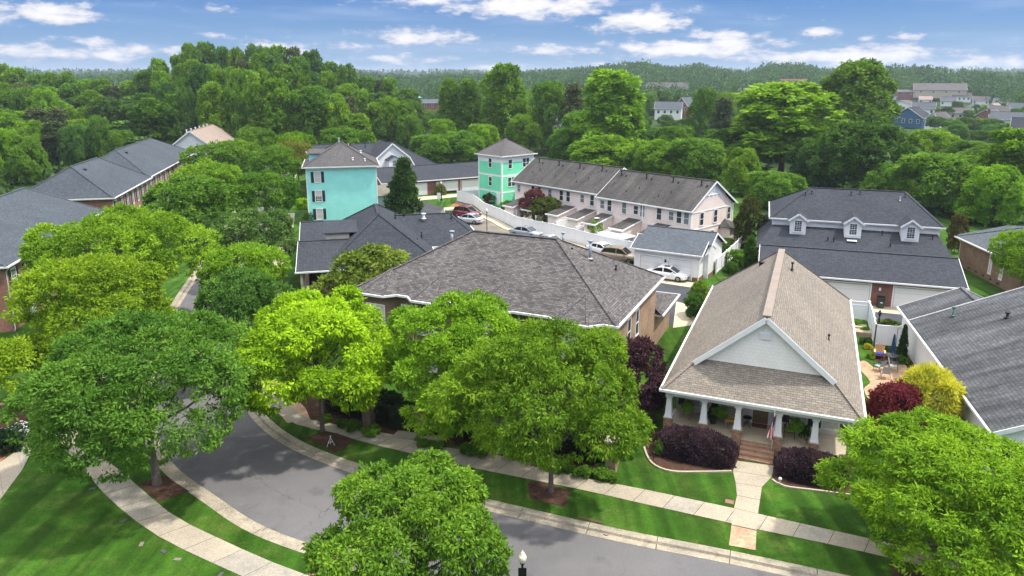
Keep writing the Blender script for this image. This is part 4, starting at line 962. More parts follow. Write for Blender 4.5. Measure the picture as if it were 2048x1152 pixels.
# ---------------------------------------------------------------- fences
def vinyl_fence(pts, h=1.75, name='vinyl_fence', label='', lattice=False, step=2.4, z=0):
    r = empty(name, (pts[0][0], pts[0][1], z), 0, label=label, cat='fence'); o = Vector(pts[0])
    L = []
    for a, c in zip(pts, pts[1:]):
        a = Vector(a)-o; c = Vector(c)-o; n = max(1, round((c-a).length/step))
        for k in range(n): L.append((a.lerp(c, k/n), a.lerp(c, (k+1)/n)))
    pm = None
    for i, (a, c) in enumerate(L):
        b = MB(); hh = h - (.35 if lattice else 0)
        b.bar((a.x,a.y,hh/2+.03), (c.x,c.y,hh/2+.03), .045, hh-.1, 0); b.bar((a.x,a.y,hh), (c.x,c.y,hh), .09, .1); b.bar((a.x,a.y,.12), (c.x,c.y,.12), .09, .12)
        if lattice:
            b.bar((a.x,a.y,h), (c.x,c.y,h), .08, .07); m = 12
            for k in range(m):
                p, q = a.lerp(c, k/m), a.lerp(c, (k+1)/m); b.bar((p.x,p.y,hh+.05),(q.x,q.y,h-.03),.02,.03); b.bar((p.x,p.y,h-.03),(q.x,q.y,hh+.05),.024,.03)
        b.build('fence_panel', mVinyl, r)
    if pm is None:
        b = MB(); b.box(-.065,.065,-.065,.065,0,h+.08); b.box(-.09,.09,-.09,.09,h+.08,h+.11)
        A = [(-.08,-.08,h+.11),(.08,-.08,h+.11),(.08,.08,h+.11),(-.08,.08,h+.11)]
        for k in range(4): b.face([A[k], A[(k+1)%4], (0,0,h+.19)])
        pm = b.mesh('fence_post', mVinyl)
    for p in [l[0] for l in L]+[L[-1][1]]: obj('fence_post', pm, r, (p.x, p.y, 0))
    return r
FL = [(-9.8,128.4),(-6.7,124.3),(-4.5,116.2),(-1.9,110.9),(.4,104.9),(2.9,101.5),(5.7,99.0),(8.4,95.5),(10.8,92.2),(13.2,89.6),(16.0,86.6)]
vinyl_fence(FL, 1.8, label='long curving white vinyl fence behind the parking court, in front of the pink townhouses')
vinyl_fence([(-9.8,128.4),(-5.0,129.8),(-2.6,127.0)], 1.8, label='short white vinyl fence turning in beside the green house')
K = lambda x, y: (K0[0]+x*math.cos(R(19))+y*math.sin(R(19)), K0[1]-x*math.sin(R(19))+y*math.cos(R(19)))
for i, t in enumerate((.24, .40, .56, .70, .84)):
    p0 = Vector(FL[2]).lerp(Vector(FL[9]), t+.02) + Vector((.55, .5)); p1 = p0 + Vector((4.6, 4.2))
    vinyl_fence([tuple(p0), tuple(p1)], 1.7, label='%s white divider fence between townhouse yards counting from the green house' % ('first', 'second', 'third', 'fourth', 'fifth')[i])
JR = G(1436,533)
vinyl_fence([G(1431,548), G(1470,512), G(1487,492)], 1.7, label='white vinyl fence running back from the white garage towards the arborvitae')
vinyl_fence([G(1487,492), G(1435,474)], 1.7, label='white vinyl fence behind the white garage, below the pink end wall')
vinyl_fence([G(1697,638), G(1733,641)], 1.75, label='white fence with lattice top closing the cottage side yard', lattice=True, step=2)
vinyl_fence([G(1735,641), G(1743,666), G(1747,690)], 1.75, label='white vinyl fence stepping down along the raised planters', step=1.8)
vinyl_fence([G(1747,690), G(1797,694)], 1.75, label='white vinyl fence panel behind the blue parasol', step=1.8)
# iron fence with brick piers in front of the villa
def iron_fence(pts, label, h=1.7):
    r = empty('iron_fence', (pts[0][0], pts[0][1], 0), 0, label=label, cat='fence'); o = Vector(pts[0])
    for i, (a, c) in enumerate(zip(pts, pts[1:])):
        a = Vector(a)-o; c = Vector(c)-o; b = MB(); n = int((c-a).length/.13)
        for k in range(n): p = a.lerp(c, (k+.5)/n); b.box(p.x-.011,p.x+.011,p.y-.011,p.y+.011,.08,h)
        for z in (.15, h-.15): b.bar((a.x,a.y,z),(c.x,c.y,z),.035)
        b.build('fence_panel', mBlk, r)
    return r
fr = GP((560,812),(700,838),(735,850),(838,870),(1010,893),(1113,915),(1225,945))
frp = [G(738,853), G(845,872), G(1000,902), G(1222,944)]
iron_fence([G(650,828), G(738,850)], 'black iron railing left of the first brick pier in front of the villa')
iron_fence([G(738,850), G(845,872)], 'black iron railing between the first and second brick piers of the villa')
iron_fence([G(845,872), G(1000,902)], 'black iron railing between the middle brick piers of the villa')
iron_fence([G(1000,902), G(1222,944)], 'long black iron railing behind the road side tree ending at the last brick pier')
for i, p in enumerate(frp):
    r = empty('brick_pier', (p[0], p[1], 0), -21, label=('brick gate pier first from the left in the villa railing', 'brick gate pier second from the left in the villa railing', 'brick gate pier behind the young tree trunk, third from the left', 'pale brick end pier where the villa railing meets the cottage lawn')[i], cat='pier')
    b = MB(); b.box(-.3,.3,-.3,.3,-.05,1.95); b.build('shaft', mBrickBrown if i < 3 else mBrickTan, r); b = MB(); b.box(-.36,.36,-.36,.36,1.95,2.05); b.build('pier_cap', mConcD, r)
    if i == 3: b = MB(); b.box(-.2,.2,.3,3.6,-.05,1.2); b.build('side_wall', mBrickTan, r)
for i, (px, py) in enumerate(((812,873),(862,880),(990,900))):
    b = MB(); b.box(-.7,.7,-.35,.35,0,.16); b.build('door_step', mConcD, loc=(*G(px,py),0), rz=-18, label='low concrete step before the villa gate, %s from the left' % ('first','second','third')[i], cat='step')

# ---------------------------------------------------------------- vehicles
def wheel(parent, x, y, r=.33, w=.22):
    b = MB(); b.lathe([(r*.6,-w/2),(r*.95,-w/2),(r,-w/2+.03),(r,w/2-.03),(r*.95,w/2),(r*.6,w/2)], 18); o = b.build('wheel', plain('tyre', (.015,.015,.016), .85), parent, (x, y, r)); o.rotation_euler = (R(90), 0, 0)
    b = MB(); b.lathe([(r*.62,-w/2+.01),(r*.60,w/2-.03),(0,w/2-.06)], 18); b.lathe([(r*.62,w/2-.01),(r*.60,-w/2+.03),(0,-w/2+.06)], 18)
    for k in range(5):
        a = k*2*math.pi/5
        for s in (-1, 1): b.bar((0,0,s*(w/2-.03)), (r*.6*math.cos(a), r*.6*math.sin(a), s*(w/2-.015)), .07, .03)
    b.build('rim', plain('rim_silver', (.35,.36,.38), .3, .8), o)
def car(name, label, loc, heading, colr, kind='sedan', cat='car', roofc=None, L=4.6, Wd=1.8):
    r = empty(name, (*loc, .016), -heading, label=label, cat=cat)   # drives towards +y
    r.rotation_euler = (0, 0, R(90-heading))
    m, n, bs = newmat('paint_'+name+str(len(MATS))); bs.inputs['Base Color'].default_value = rgba(colr); bs.inputs['Roughness'].default_value = .28; bs.inputs['Metallic'].default_value = .25 if max(colr) < .7 else 0; bs.inputs['Coat Weight'].default_value = .8
    h = L/2; w = Wd/2
    if kind == 'sedan':
        st = [(-h,.42,.80,.78),(-h+.12,.30,.92,.90),(-h+.8,.22,1.00,.98),(-1.0,.2,.98,1),(0,.2,.96,1),(.9,.2,.94,1),(1.45,.22,.90,.98),(h-.35,.26,.76,.93),(h-.06,.34,.62,.80),(h,.42,.55,.66)]
        gh = [(-1.62,.99,.99,.86),(-.95,1.38,.78,.82),(-.45,1.45,.74,.8),(.1,1.45,.74,.8),(.45,1.38,.76,.82),(1.25,.94,.97,.86)]
    else:
        st = [(-h,.45,.98,.84),(-h+.1,.32,1.06,.93),(-h+.8,.24,1.10,.99),(-1.0,.24,1.08,1),(0,.24,1.06,1),(.85,.24,1.04,1),(1.35,.26,1.02,.98),(h-.35,.3,.92,.94),(h-.06,.38,.74,.84),(h,.46,.66,.70)]
        gh = [(-h+.12,1.08,1.1,.86),(-h+.5,1.62,.80,.80),(-1.0,1.70,.76,.8),(0,1.70,.76,.8),(.4,1.62,.78,.82),(1.15,1.06,.98,.88)]
    b = MB(); rings = []
    for x, zb, zt, ws in st:
        a = w*ws; zm = (zb+zt)/2
        rg = [(x,-a*.88,zb),(x,-a*.99,zb+.12),(x,-a,zm+.05),(x,-a*.95,zt-.05),(x,-a*.84,zt),(x,a*.84,zt),(x,a*.95,zt-.05),(x,a,zm+.05),(x,a*.99,zb+.12),(x,a*.88,zb)]
        rings.append([len(b.v)+k for k in range(10)]); b.v += rg
    for p, q in zip(rings, rings[1:]):
        for k in range(9): b.f.append((p[k], q[k], q[k+1], p[k+1])); b.m.append(0); b.smooth.append(True)
        b.f.append((p[9], q[9], q[0], p[0])); b.m.append(0); b.smooth.append(False)
    b.f.append(tuple(rings[0])); b.m.append(0); b.smooth.append(False); b.f.append(tuple(rings[-1][::-1])); b.m.append(0); b.smooth.append(False)
    b.build('body', m, r)
    g = MB(); rings = []
    for i, (x, zt, wt, wb_) in enumerate(gh):
        zb = min(.9, zt-.02) if kind == 'sedan' else 1.0
        rings.append([len(g.v)+k for k in range(4)]); g.v += [(x,-w*wb_,min(zb,zt)),(x,-w*(wt if zt>1.2 else wb_)*.98,zt),(x,w*(wt if zt>1.2 else wb_)*.98,zt),(x,w*wb_,min(zb,zt))]
    for p, q in zip(rings, rings[1:]):
        for k in range(3): g.f.append((p[k], q[k], q[k+1], p[k+1])); g.m.append(0); g.smooth.append(False)
    g.build('glass', mGlassD, r)
    t = MB(); mid = gh[1:-1]
    for (x0,z0,w0,_), (x1,z1,w1,_) in zip(mid, mid[1:]):
        t.face([(x0,-w*w0*1.0,z0+.012),(x1,-w*w1*1.0,z1+.012),(x1,w*w1*1.0,z1+.012),(x0,w*w0*1.0,z0+.012)])
        for s in (-1, 1): t.bar((x0,s*w*w0,z0-.02),(x1,s*w*w1,z1-.02),.06,.07)
    for s in (-1, 1):
        e0, e1, f0, f1 = gh[0], gh[1], gh[-1], gh[-2]
        t.bar((e0[0],s*w*e0[3],e0[1]),(e1[0],s*w*e1[2],e1[1]),.09,.07); t.bar((f0[0],s*w*f0[3],f0[1]),(f1[0],s*w*f1[2],f1[1]),.07,.06)
        xm = -.25; zr = 1.4 if kind == 'sedan' else 1.66; t.bar((xm,s*w*.985*.99,.95),(xm-.05,s*w*.77,zr),.09,.05)
    t.build('car_roof', m, r)
    if kind == 'sedan' and roofc: q = MB(); q.box(-.35,.25,-.38,.38,1.455,1.475); q.build('sunroof', mGlassD, r)
    for s in (-1, 1):
        q = MB(); q.box(h-.28,h-.02,s*w*.62-.18,s*w*.62+.18,.60 if kind == 'sedan' else .72,.72 if kind == 'sedan' else .86); q.build('headlight', plain('lamp_glass', (.6,.62,.65), .1), r)
        q = MB(); q.box(-h-.005,-h+.14,s*w*.66-.2,s*w*.66+.2,.68,.84); q.build('tail_light', plain('lamp_red', (.35,.01,.01), .2), r)
        q = MB(); q.box(.72,.9,s*(w+.02)-.09,s*(w+.02)+.09,.92,1.06); q.build('mirror', m, r)
        for x in (-h+.9, h-.92): wheel(r, x, s*(w-.1))
    q = MB(); q.box(h-.03,h+.012,-.42,.42,.36,.5); q.build('grille', mBlk, r)
    return r
car('white_car', 'white sedan with sunroof parked before the white garage', G(1334,558), 118, (.80,.80,.80), roofc=1, L=4.7)
car('red_car', 'dark red estate SUV parked beside the silver sedan', G(935,434), 118, (.19,.012,.02), 'suv')
car('silver_car', 'silver sedan parked next to the red SUV', G(938,446), -64, (.52,.55,.58))
car('grey_car', 'grey car with only its roof showing over the villa ridge', G(1052,473), 122, (.30,.34,.38))
car('pale_car', 'pale silver car mostly hidden by the villa roof', G(1100,492), 130, (.5,.52,.54))
car('white_van_car', 'white car with tinted windows tucked beside the tan SUV', G(1205,509), 140, (.75,.76,.76))
car('tan_car', 'tan gold SUV parked left of the white garage', G(1240,522), 118, (.33,.24,.155), 'suv')

# ---------------------------------------------------------------- street furniture
def lamp_post(loc, h, label, sign=False, dark=False):
    r = empty('lamp_post', (*loc, 0), 0, label=label, cat='street lamp')
    b = MB(); b.lathe([(.16,0),(.16,.2),(.11,.3),(.09,.9),(.055,1.0),(.045,h-.55),(.07,h-.5),(.10,h-.45),(.10,h-.42)], 12); b.build('post', mBlk, r)
    b = MB(); b.lathe([(.09,h-.42),(.15,h-.3),(.165,h-.18),(.13,h-.1),(.10,h-.09),(.10,h-.02),(.05,h+.03),(.02,h+.1),(0,h+.12)], 14); b.build('lamp_globe', mBlk if dark else plain('lamp_cream', (.72,.66,.48), .35, var=.05), r)
    if sign: b = MB(); b.box(-.16,.16,-.07,-.05,h-1.08,h-.62); b.build('sign_back', mBlk, r)
    return r
lamp_post((.4, 24.35), 4.15, 'black lamp post with cream globe and small sign at the bottom of the photo', True)
lamp_post(G(883,401), 3.4, 'lamp post beside the round bush near the garages'); lamp_post(G(974,478), 4.2, 'lamp post standing behind the dark bungalow roof')
lamp_post(G(1756,656), 1.6, 'short black lamp post behind the clipped bushes', dark=True)
b = MB(); b.box(-.3,.3,-.05,.05,.7,1.7); b.tube([(0,0,0),(0,0,.7)], .05, 8); b.build('notice_box', mW, loc=(*G(878,405), 0), label='white notice box standing by the pine straw bed', cat='sign box')
b = empty('wheelie_bin', (*K(10.55,-14.5), .01), -19, label='dark green wheelie bin between the two garage doors', cat='bin')
q = MB(); A = [(-.26,-.28,.06),(.26,-.28,.06),(.26,.28,.06),(-.26,.28,.06)]; B2 = [(-.31,-.36,1.0),(.31,-.36,1.0),(.31,.36,1.0),(-.31,.36,1.0)]
for i in range(4): q.face([A[i],A[(i+1)%4],B2[(i+1)%4],B2[i]])
q.face(B2); q.build('bin_body', plain('bin_green', (.02,.035,.03), .5), b)
q = MB(); q.face([(-.34,-.4,1.02),(.34,-.4,1.02),(.34,.34,1.12),(-.34,.34,1.12)]); q.box(-.34,.34,-.4,.34,.98,1.02); q.tube([(-.33,.4,1.05),(.33,.4,1.05)], .025, 8); q.build('lid', plain('bin_lid', (.012,.014,.014), .5), b)
for s in (-1,1): q = MB(); q.lathe([(.0,-.03),(.12,-.03),(.12,.03),(0,.03)], 12); o = q.build('bin_wheel', mBlk, b, (s*.3,.3,.12)); o.rotation_euler = (0,R(90),0)
q = MB(); q.box(-.1,.1,-.33,-.31,.55,.7); q.build('sticker', mW, b)
b = MB()
for a, c in (((-.25,0,0),(.04,0,.72)),((.23,.05,0),(-.04,0,.72)),((0,.27,0),(0,0,.7)),((-.15,0,.27),(.14,.02,.3))): b.bar(a, c, .022)
b.build('sprinkler_stand', mW, loc=(*G(662,893), .0), rz=20, label='white tripod stand on the mulch under the bright green tree', cat='stand')
b = empty('storage_shed', (*G(1232,497), 0), -45, label='low grey storage shed with flat white roof in a townhouse yard', cat='shed')
q = MB(); q.box(-1.9,1.9,-1.1,1.1,0,1.7); q.build('wall', plain('shed_grey', (.35,.40,.42), .6), b); q = MB(); q.box(-2.1,2.1,-1.3,1.3,1.7,1.85); q.build('shed_roof', mW, b); q = MB(); q.box(1.2,1.5,-1.14,-1.1,.5,1.3); q.build('shed_flag', plain('shed_red', (.3,.04,.05), .6), b)
b = empty('utility_box', (*G(903,432), 0), 25, label='green transformer cabinet beside the red SUV', cat='utility box')
q = MB(); q.box(-.9,.9,-.5,.5,0,.9); q.build('cabinet', plain('box_green', (.10,.16,.10), .6), b); q = MB(); q.box(-.94,.94,-.54,.54,.9,.98); q.build('lid', plain('box_green', (.1,.16,.1), .6), b)
b = MB(); b.tube([(0,0,0),(0,0,1.1)], .07, 8); b.build('bollard', mBlk, loc=(*G(1385,561), 0), label='black bollard at the corner of the white garage door', cat='bollard')

# flag, chairs and pots on the cottage porch (cottage's own directions)
C0 = cottage.location.copy(); CA = R(22.5)
def CP(x, y, z=0): return (C0.x+x*math.cos(CA)+y*math.sin(CA), C0.y-x*math.sin(CA)+y*math.cos(CA), z)
fl = empty('flag', CP(6.6, .1, 0), -22.5, label='furled stars and stripes flag hanging on a white pole by the porch steps', cat='flag')
q = MB(); q.tube([(0,0,.3),(0,-.15,3.0)], .03, 8); q.lathe([(.0,2.98),(.06,3.02),(.06,3.08),(0,3.12)], 8, (0,-.15)); q.build('pole', mW, fl)
def flag_mesh():
    b = MB(); n, m = 14, 10
    def P(u, v): # u across, v down
        w = (.08+.30*v); return ((u-.5)*w-.16*v+.03*math.sin(9*u+4*v), -.15-.05-.05*math.sin(u*12+v*5), 2.75-1.45*v+.05*math.sin(u*5))
    for i in range(n):
        for j in range(m):
            u0,u1,v0,v1 = i/n,(i+1)/n,j/m,(j+1)/m
            k = 0 if (u0 > .45 and v0 < .42) else (1 if (i % 4) < 2 else 2)
            b.face([P(u0,v0),P(u0,v1),P(u1,v1),P(u1,v0)], k, True)
    return b.mesh('cloth', [plain('flag_blue',(.02,.03,.16),.8,var=.3,vs=30), plain('flag_red',(.48,.02,.04),.8), mW])
obj('cloth', flag_mesh(), fl)
def pot(x, y, r, h, c, nm, label):
    e = empty('plant_pot', CP(x, y, .66), 0, label=label, cat='plant pot'); b = MB(); b.lathe([(0,0),(r*.7,0),(r*.8,h*.1),(r,h),(r*1.1,h),(r*1.1,h*1.1),(r*.9,h*1.1),(r*.85,h*.95),(0,h*.95)], 16); b.build('pot', plain(nm, c, .7), e); return e
POTS = [pot(8.35, 1.3, .3, .55, (.42,.36,.26), 'pot_cream', 'large cream pot on the porch right of the green cushioned rocker'), pot(3.0, 1.9, .22, .4, (.05,.06,.04), 'pot_green', 'dark green pot on the porch behind the second column')]
def rocker(x, y, rz, cush, label, wood):
    e = empty('porch_chair', CP(x, y, .66), rz-22.5, label=label, cat='chair')
    w = plain('wood_'+wood, {'brown': (.14,.06,.03), 'wicker': (.36,.28,.2)}[wood], .7)
    q = MB(); q.box(-.28,.28,-.28,.28,.38,.43); q.build('seat', w, e); q = MB()
    for i in range(5): q.box(-.26+i*.12,-.2+i*.12,.26,.3,.43,1.1)
    q.box(-.3,.3,.25,.31,1.05,1.12); q.build('backrest', w, e)
    for sx in (-1,1):
        q = MB(); q.box(sx*.29-.025,sx*.29+.025,-.27,-.22,0,.62); q.build('leg', w, e); q = MB(); q.box(sx*.29-.025,sx*.29+.025,.22,.27,0,.62); q.build('leg', w, e)
        q = MB(); q.box(sx*.31-.05,sx*.31+.05,-.3,.3,.62,.66); q.build('armrest', w, e)
    if cush: q = MB(); q.box(-.25,.25,-.26,.22,.43,.5); q.build('cushion', plain('cushion_'+cush, {'lime': (.25,.5,.02), 'yellow': (.75,.5,.02), 'white': (.6,.6,.58)}[cush], .9), e)
rocker(7.5, 1.9, 0, 'lime', 'brown rocking chair with a lime green cushion right of the front door', 'brown')
rocker(4.0, 1.9, 12, 'yellow', 'wicker chair with a yellow cushion beside the third column', 'wicker'); rocker(1.3, 2.0, -15, 'white', 'pale wicker chair at the far left end of the porch', 'wicker')
q = MB(); q.box(-.45,.45,-.28,.28,0,.02); q.build('door_mat', plain('mat_red', (.18,.05,.04), .95, var=.6, vs=9), loc=CP(5.72,2.65,.662), rz=-22.5, label='dark red patterned doormat at the front door', cat='doormat')
q = empty('side_table', CP(5.0,2.3,.66), -22.5, label='small black folding table left of the front door', cat='table'); b = MB(); b.lathe([(0,.6),(.28,.6),(.28,.63),(0,.63)], 12); b.build('tabletop', mBlk, q)
for s in (-1,1): b = MB(); b.bar((-.22*s,-.18,0),(.22*s,-.18,.6),.03); b.build('leg', mBlk, q); b = MB(); b.bar((.22*s,.18,0),(-.22*s,.18,.6),.03); b.build('leg', mBlk, q)

# patio set
mFr = plain('patio_frame', (.10,.11,.12), .5); mSl = plain('sling_grey', (.30,.34,.38), .7)
for i, (px, py, rz, lb) in enumerate(((1758,742,200,'patio chair with pale sling seat left of the parasol'), (1770,756,160,'patio chair with pale sling seat nearest the red maple'), (1786,742,60,'patio chair tucked between parasol and yellow shrub'))):
    e = empty('patio_chair', (*G(px,py), .02), rz, label=lb, cat='chair', group='sling chairs on the patio'); q = MB(); q.box(-.27,.27,-.27,.25,.40,.43); q.build('seat', mSl, e)
    q = MB(); q.face([(-.27,.25,.43),(.27,.25,.43),(.27,.42,1.0),(-.27,.42,1.0)]); q.face([(-.27,.27,.43),(-.27,.44,1.0),(.27,.44,1.0),(.27,.27,.43)]); q.build('backrest', mSl, e)
    for sx in (-1,1):
        q = MB(); q.bar((sx*.29,-.3,0),(sx*.29,-.25,.62),.03); q.build('leg', mFr, e); q = MB(); q.bar((sx*.29,.36,0),(sx*.29,.25,.45),.03); q.build('leg', mFr, e); q = MB(); q.bar((sx*.29,-.27,.62),(sx*.29,.32,.64),.04); q.build('armrest', mFr, e)
tb = empty('patio_table', (*G(1782,728), .02), 0, label='round glass patio table round the blue parasol pole', cat='table'); q = MB(); q.lathe([(.0,.70),(.5,.70),(.5,.73),(0,.73)], 24); q.build('tabletop', plain('table_glass', (.05,.06,.07), .5), tb)
for a in range(4): q = MB(); q.bar((.5*math.cos(a*1.57+.7),.5*math.sin(a*1.57+.7),0),(.35*math.cos(a*1.57+.7),.35*math.sin(a*1.57+.7),.7),.04); q.build('leg', mFr, tb)
pr = empty('parasol', (*G(1782,728), .02), 0, label='closed navy blue parasol standing through the patio table', cat='parasol'); q = MB(); q.tube([(0,0,0),(0,0,2.5)], .025, 8); q.build('pole', mFr, pr)
q = MB(); n = 20
prof_ = [(.05,2.45),(.09,2.2),(.13,1.7),(.16,1.3),(.22,1.0)]
for (r0,z0),(r1,z1) in zip(prof_, prof_[1:]):
    for k in range(n):
        f = lambda k: 1 if k % 2 else .6
        a0, a1 = 2*math.pi*k/n, 2*math.pi*(k+1)/n; q.face([(r1*f(k)*math.cos(a0),r1*f(k)*math.sin(a0),z1),(r1*f(k+1)*math.cos(a1),r1*f(k+1)*math.sin(a1),z1),(r0*f(k+1)*math.cos(a1),r0*f(k+1)*math.sin(a1),z0),(r0*f(k)*math.cos(a0),r0*f(k)*math.sin(a0),z0)], 0, True)
q.build('canopy', plain('parasol_blue', (.012,.055,.13), .8), pr)
ad = empty('adirondack_chair', (*G(1758,716), .02), -25, label='wooden adirondack chair with a royal blue cushion and arched yellow back', cat='chair'); wd = plain('cedar', (.42,.22,.10), .7)
q = MB(); q.box(-.3,.3,-.35,.3,.30,.34); q.build('seat', wd, ad); q = MB()
for i in range(6): hgt_ = 1.1-.09*abs(i-2.5); q.bar((-.27+i*.108,.25,.32),(-.3+i*.12,.55,hgt_),.09,.025)
q.build('backrest', wd, ad)
for s in (-1,1):
    q = MB(); q.box(s*.36-.07,s*.36+.07,-.4,.35,.55,.58); q.build('armrest', plain('cedar_pale', (.62,.42,.18), .7), ad); q = MB(); q.box(s*.34-.03,s*.34+.03,-.38,-.28,0,.55); q.build('leg', wd, ad); q = MB(); q.box(s*.34-.03,s*.34+.03,.2,.3,0,.55); q.build('leg', wd, ad)
q = MB(); q.box(-.27,.27,-.33,.15,.34,.42); q.build('cushion', plain('royal_blue', (.01,.03,.28), .9), ad)
for i, (px, py) in enumerate(((1712,660),(1730,672))):
    q = MB(); q.box(-.9,.9,-.5,.5,0,.45); q.build('planter_box', plain('timber', (.36,.29,.2), .8), loc=(*G(px+ (2 if i else -2),py), 0), rz=-22, label=('weathered timber planter nearest the lattice fence','weathered timber planter full of greens beside the lawn')[i], cat='planter')
q = MB(); q.tube([(0,0,0),(0,0,1.9)], .02, 6); q.tube([(0,0,1.9),(.12,0,2.0),(.24,0,1.9)], .012, 6); q.build('shepherd_hook', mBlk, loc=(*G(1790,702), 0), label='thin black shepherd hook by the conical evergreen', cat='garden hook')
for i, (px, py, s) in enumerate(((1307,920,'small black garden lantern in the mulch by the purple hedge'), (1559,972,'little white topped path light on the right hand mulch bed'))):
    q = MB(); q.tube([(0,0,0),(0,0,.4)], .02, 6); q.lathe([(0,.4),(.11,.4),(.08,.5),(0,.55)], 10); q.build('path_light', mBlk if i == 0 else mW, loc=(*G(px,py), 0), label=s, cat='garden light')

# ---------------------------------------------------------------- foliage
mLeaf = foliage('leaves'); mNeedle = foliage('needles', .6, .15, .2)
def quads_mesh(name, P, tint, mat):
    """P: (n,4,3) leaf quads"""
    n = len(P); me = bpy.data.meshes.new(name)
    me.vertices.add(n*4); me.vertices.foreach_set('co', P.reshape(-1).astype(np.float32))
    me.loops.add(n*4); me.loops.foreach_set('vertex_index', np.arange(n*4, dtype=np.int32))
    me.polygons.add(n); me.polygons.foreach_set('loop_start', np.arange(0, n*4, 4, dtype=np.int32))
    a = me.attributes.new('tint', 'FLOAT', 'FACE'); a.data.foreach_set('value', tint.astype(np.float32))
    me.materials.append(mat); me.update(); return me
def unit(v): return v/np.maximum(1e-9, np.linalg.norm(v, axis=-1, keepdims=True))
def leaves(rg, pos, out, L, Wd, droop=.35, spread=.8, up=.5):
    n = len(pos)
    ax = unit(out + rg.normal(0, spread, (n, 3)) + np.array([0, 0, -droop]))
    nr = unit(out*.5 + rg.normal(0, .55, (n, 3)) + np.array([0, 0, up]))
    sd = unit(np.cross(ax, nr)); nn = np.cross(sd, ax)
    l = L*rg.uniform(.5, 1.4, (n, 1)); w = Wd*rg.uniform(.6, 1.35, (n, 1))
    a = pos; b = pos+ax*l*.5+sd*w*.5-nn*w*.18; c = pos+ax*l-nn*l*.12; d = pos+ax*l*.5-sd*w*.5-nn*w*.18
    return np.stack([a, b, c, d], 1)
PROF = {
 'dome': lambda t: np.sqrt(np.maximum(0, 1-((t-.28)/.74)**2))*np.where(t < .28, .80+.2*t/.28, 1),
 'cap': lambda t: np.sqrt(np.maximum(0, 1-((t-.34)/.69)**2)),
 'ball': lambda t: np.sqrt(np.maximum(0, 1-((t-.46)/.56)**2)),
 'ovoid': lambda t: np.sqrt(np.maximum(0, 1-((t-.40)/.62)**2))*.97+.03,
 'cone': lambda t: np.clip(1.0-t, .04, 1)**.62*np.clip(.6+t*5, 0, 1),
 'spire': lambda t: np.clip(1.0-t**2.2, .12, 1)*np.clip(.7+t*4, 0, 1),
 'pine': lambda t: np.clip(1.02-t, .12, 1)**.55*np.clip(.25+t*2.2, 0, 1),
 'weep': lambda t: np.sqrt(np.maximum(0, 1-((t-.45)/.58)**2)),
}
def crown(name, seed, r, h, zb, prof, lobes, lr, clumps, per, L, Wd, crad=.1, mat=None, droop=.35, up=.5, spread=.8, keep=.12, flat=.75):
    rg = np.random.default_rng(seed); pf = PROF[prof]; H_ = h-zb
    t = (np.arange(lobes)+rg.uniform(0, 1, lobes))/lobes
    t = np.clip(t*1.02-.01, 0.03, .97); w = pf(t)
    ang = np.arange(lobes)*2.39996+rg.uniform(-.6, .6, lobes)
    lrad = lr*r*rg.uniform(.55, 1.32, lobes)*(.55+.45*w); wob = 1+.10*np.sin(ang*2+seed)+.08*np.sin(ang*3+seed*2.3)+.10*np.sin(t*9+ang)
    rho = np.maximum(0, w*r*wob-lrad*.80)*np.sqrt(rg.uniform(.5, 1.08, lobes))
    zc = zb+t*H_; zc = np.clip(zc+rg.normal(0, .035*H_, lobes), zb+lrad*.5, h-lrad*rg.uniform(.82, 1.05, lobes))
    C = np.stack([rho*np.cos(ang), rho*np.sin(ang), zc], 1)
    extra = max(2, lobes//6); ce = np.stack([rg.normal(0, .15*r, extra), rg.normal(0, .15*r, extra), zb+H_*np.linspace(.35, .8, extra)], 1)
    C = np.concatenate([C, ce]); lrad = np.concatenate([lrad, np.full(extra, lr*r*1.1)]); K_ = len(C)
    d = unit(rg.normal(0, 1, (K_, clumps, 3)) + unit(np.stack([C[:, 0], C[:, 1], np.full(K_, .55*r)], 1))[:, None, :]*.75)
    cp = C[:, None, :] + d*lrad[:, None, None]*rg.uniform(.78, 1.05, (K_, clumps, 1))*np.array([1, 1, flat+.1])
    cpf = cp.reshape(-1, 3); df = d.reshape(-1, 3); own = np.repeat(np.arange(K_), clumps)
    dist = np.linalg.norm(cpf[:, None, :]-C[None], axis=2)/lrad[None]; dist[np.arange(len(own)), own] = 9
    ok = (dist.min(1) > .78) | (rg.random(len(own)) < keep); ok &= cpf[:, 2] > zb*.8
    cpf, df, own = cpf[ok], df[ok], own[ok]; m = len(cpf)
    lt = rg.random(K_); ct = rg.random(m)
    cr = crad*r*rg.uniform(.7, 1.3, m)
    o = unit(rg.normal(0, 1, (m, per, 3)) + df[:, None, :]*.9)
    pos = cpf[:, None, :] + o*cr[:, None, None]*rg.uniform(.35, 1, (m, per, 1))*np.array([1, 1, flat])
    tint = (.36*lt[own] + .28*ct)[:, None] + .36*rg.random((m, per))
    P = leaves(rg, pos.reshape(-1, 3), unit(o.reshape(-1, 3)+df.repeat(per, 0)*.5), L, Wd, droop, spread, up)
    return quads_mesh(name, P, tint.ravel(), mat or mLeaf), C
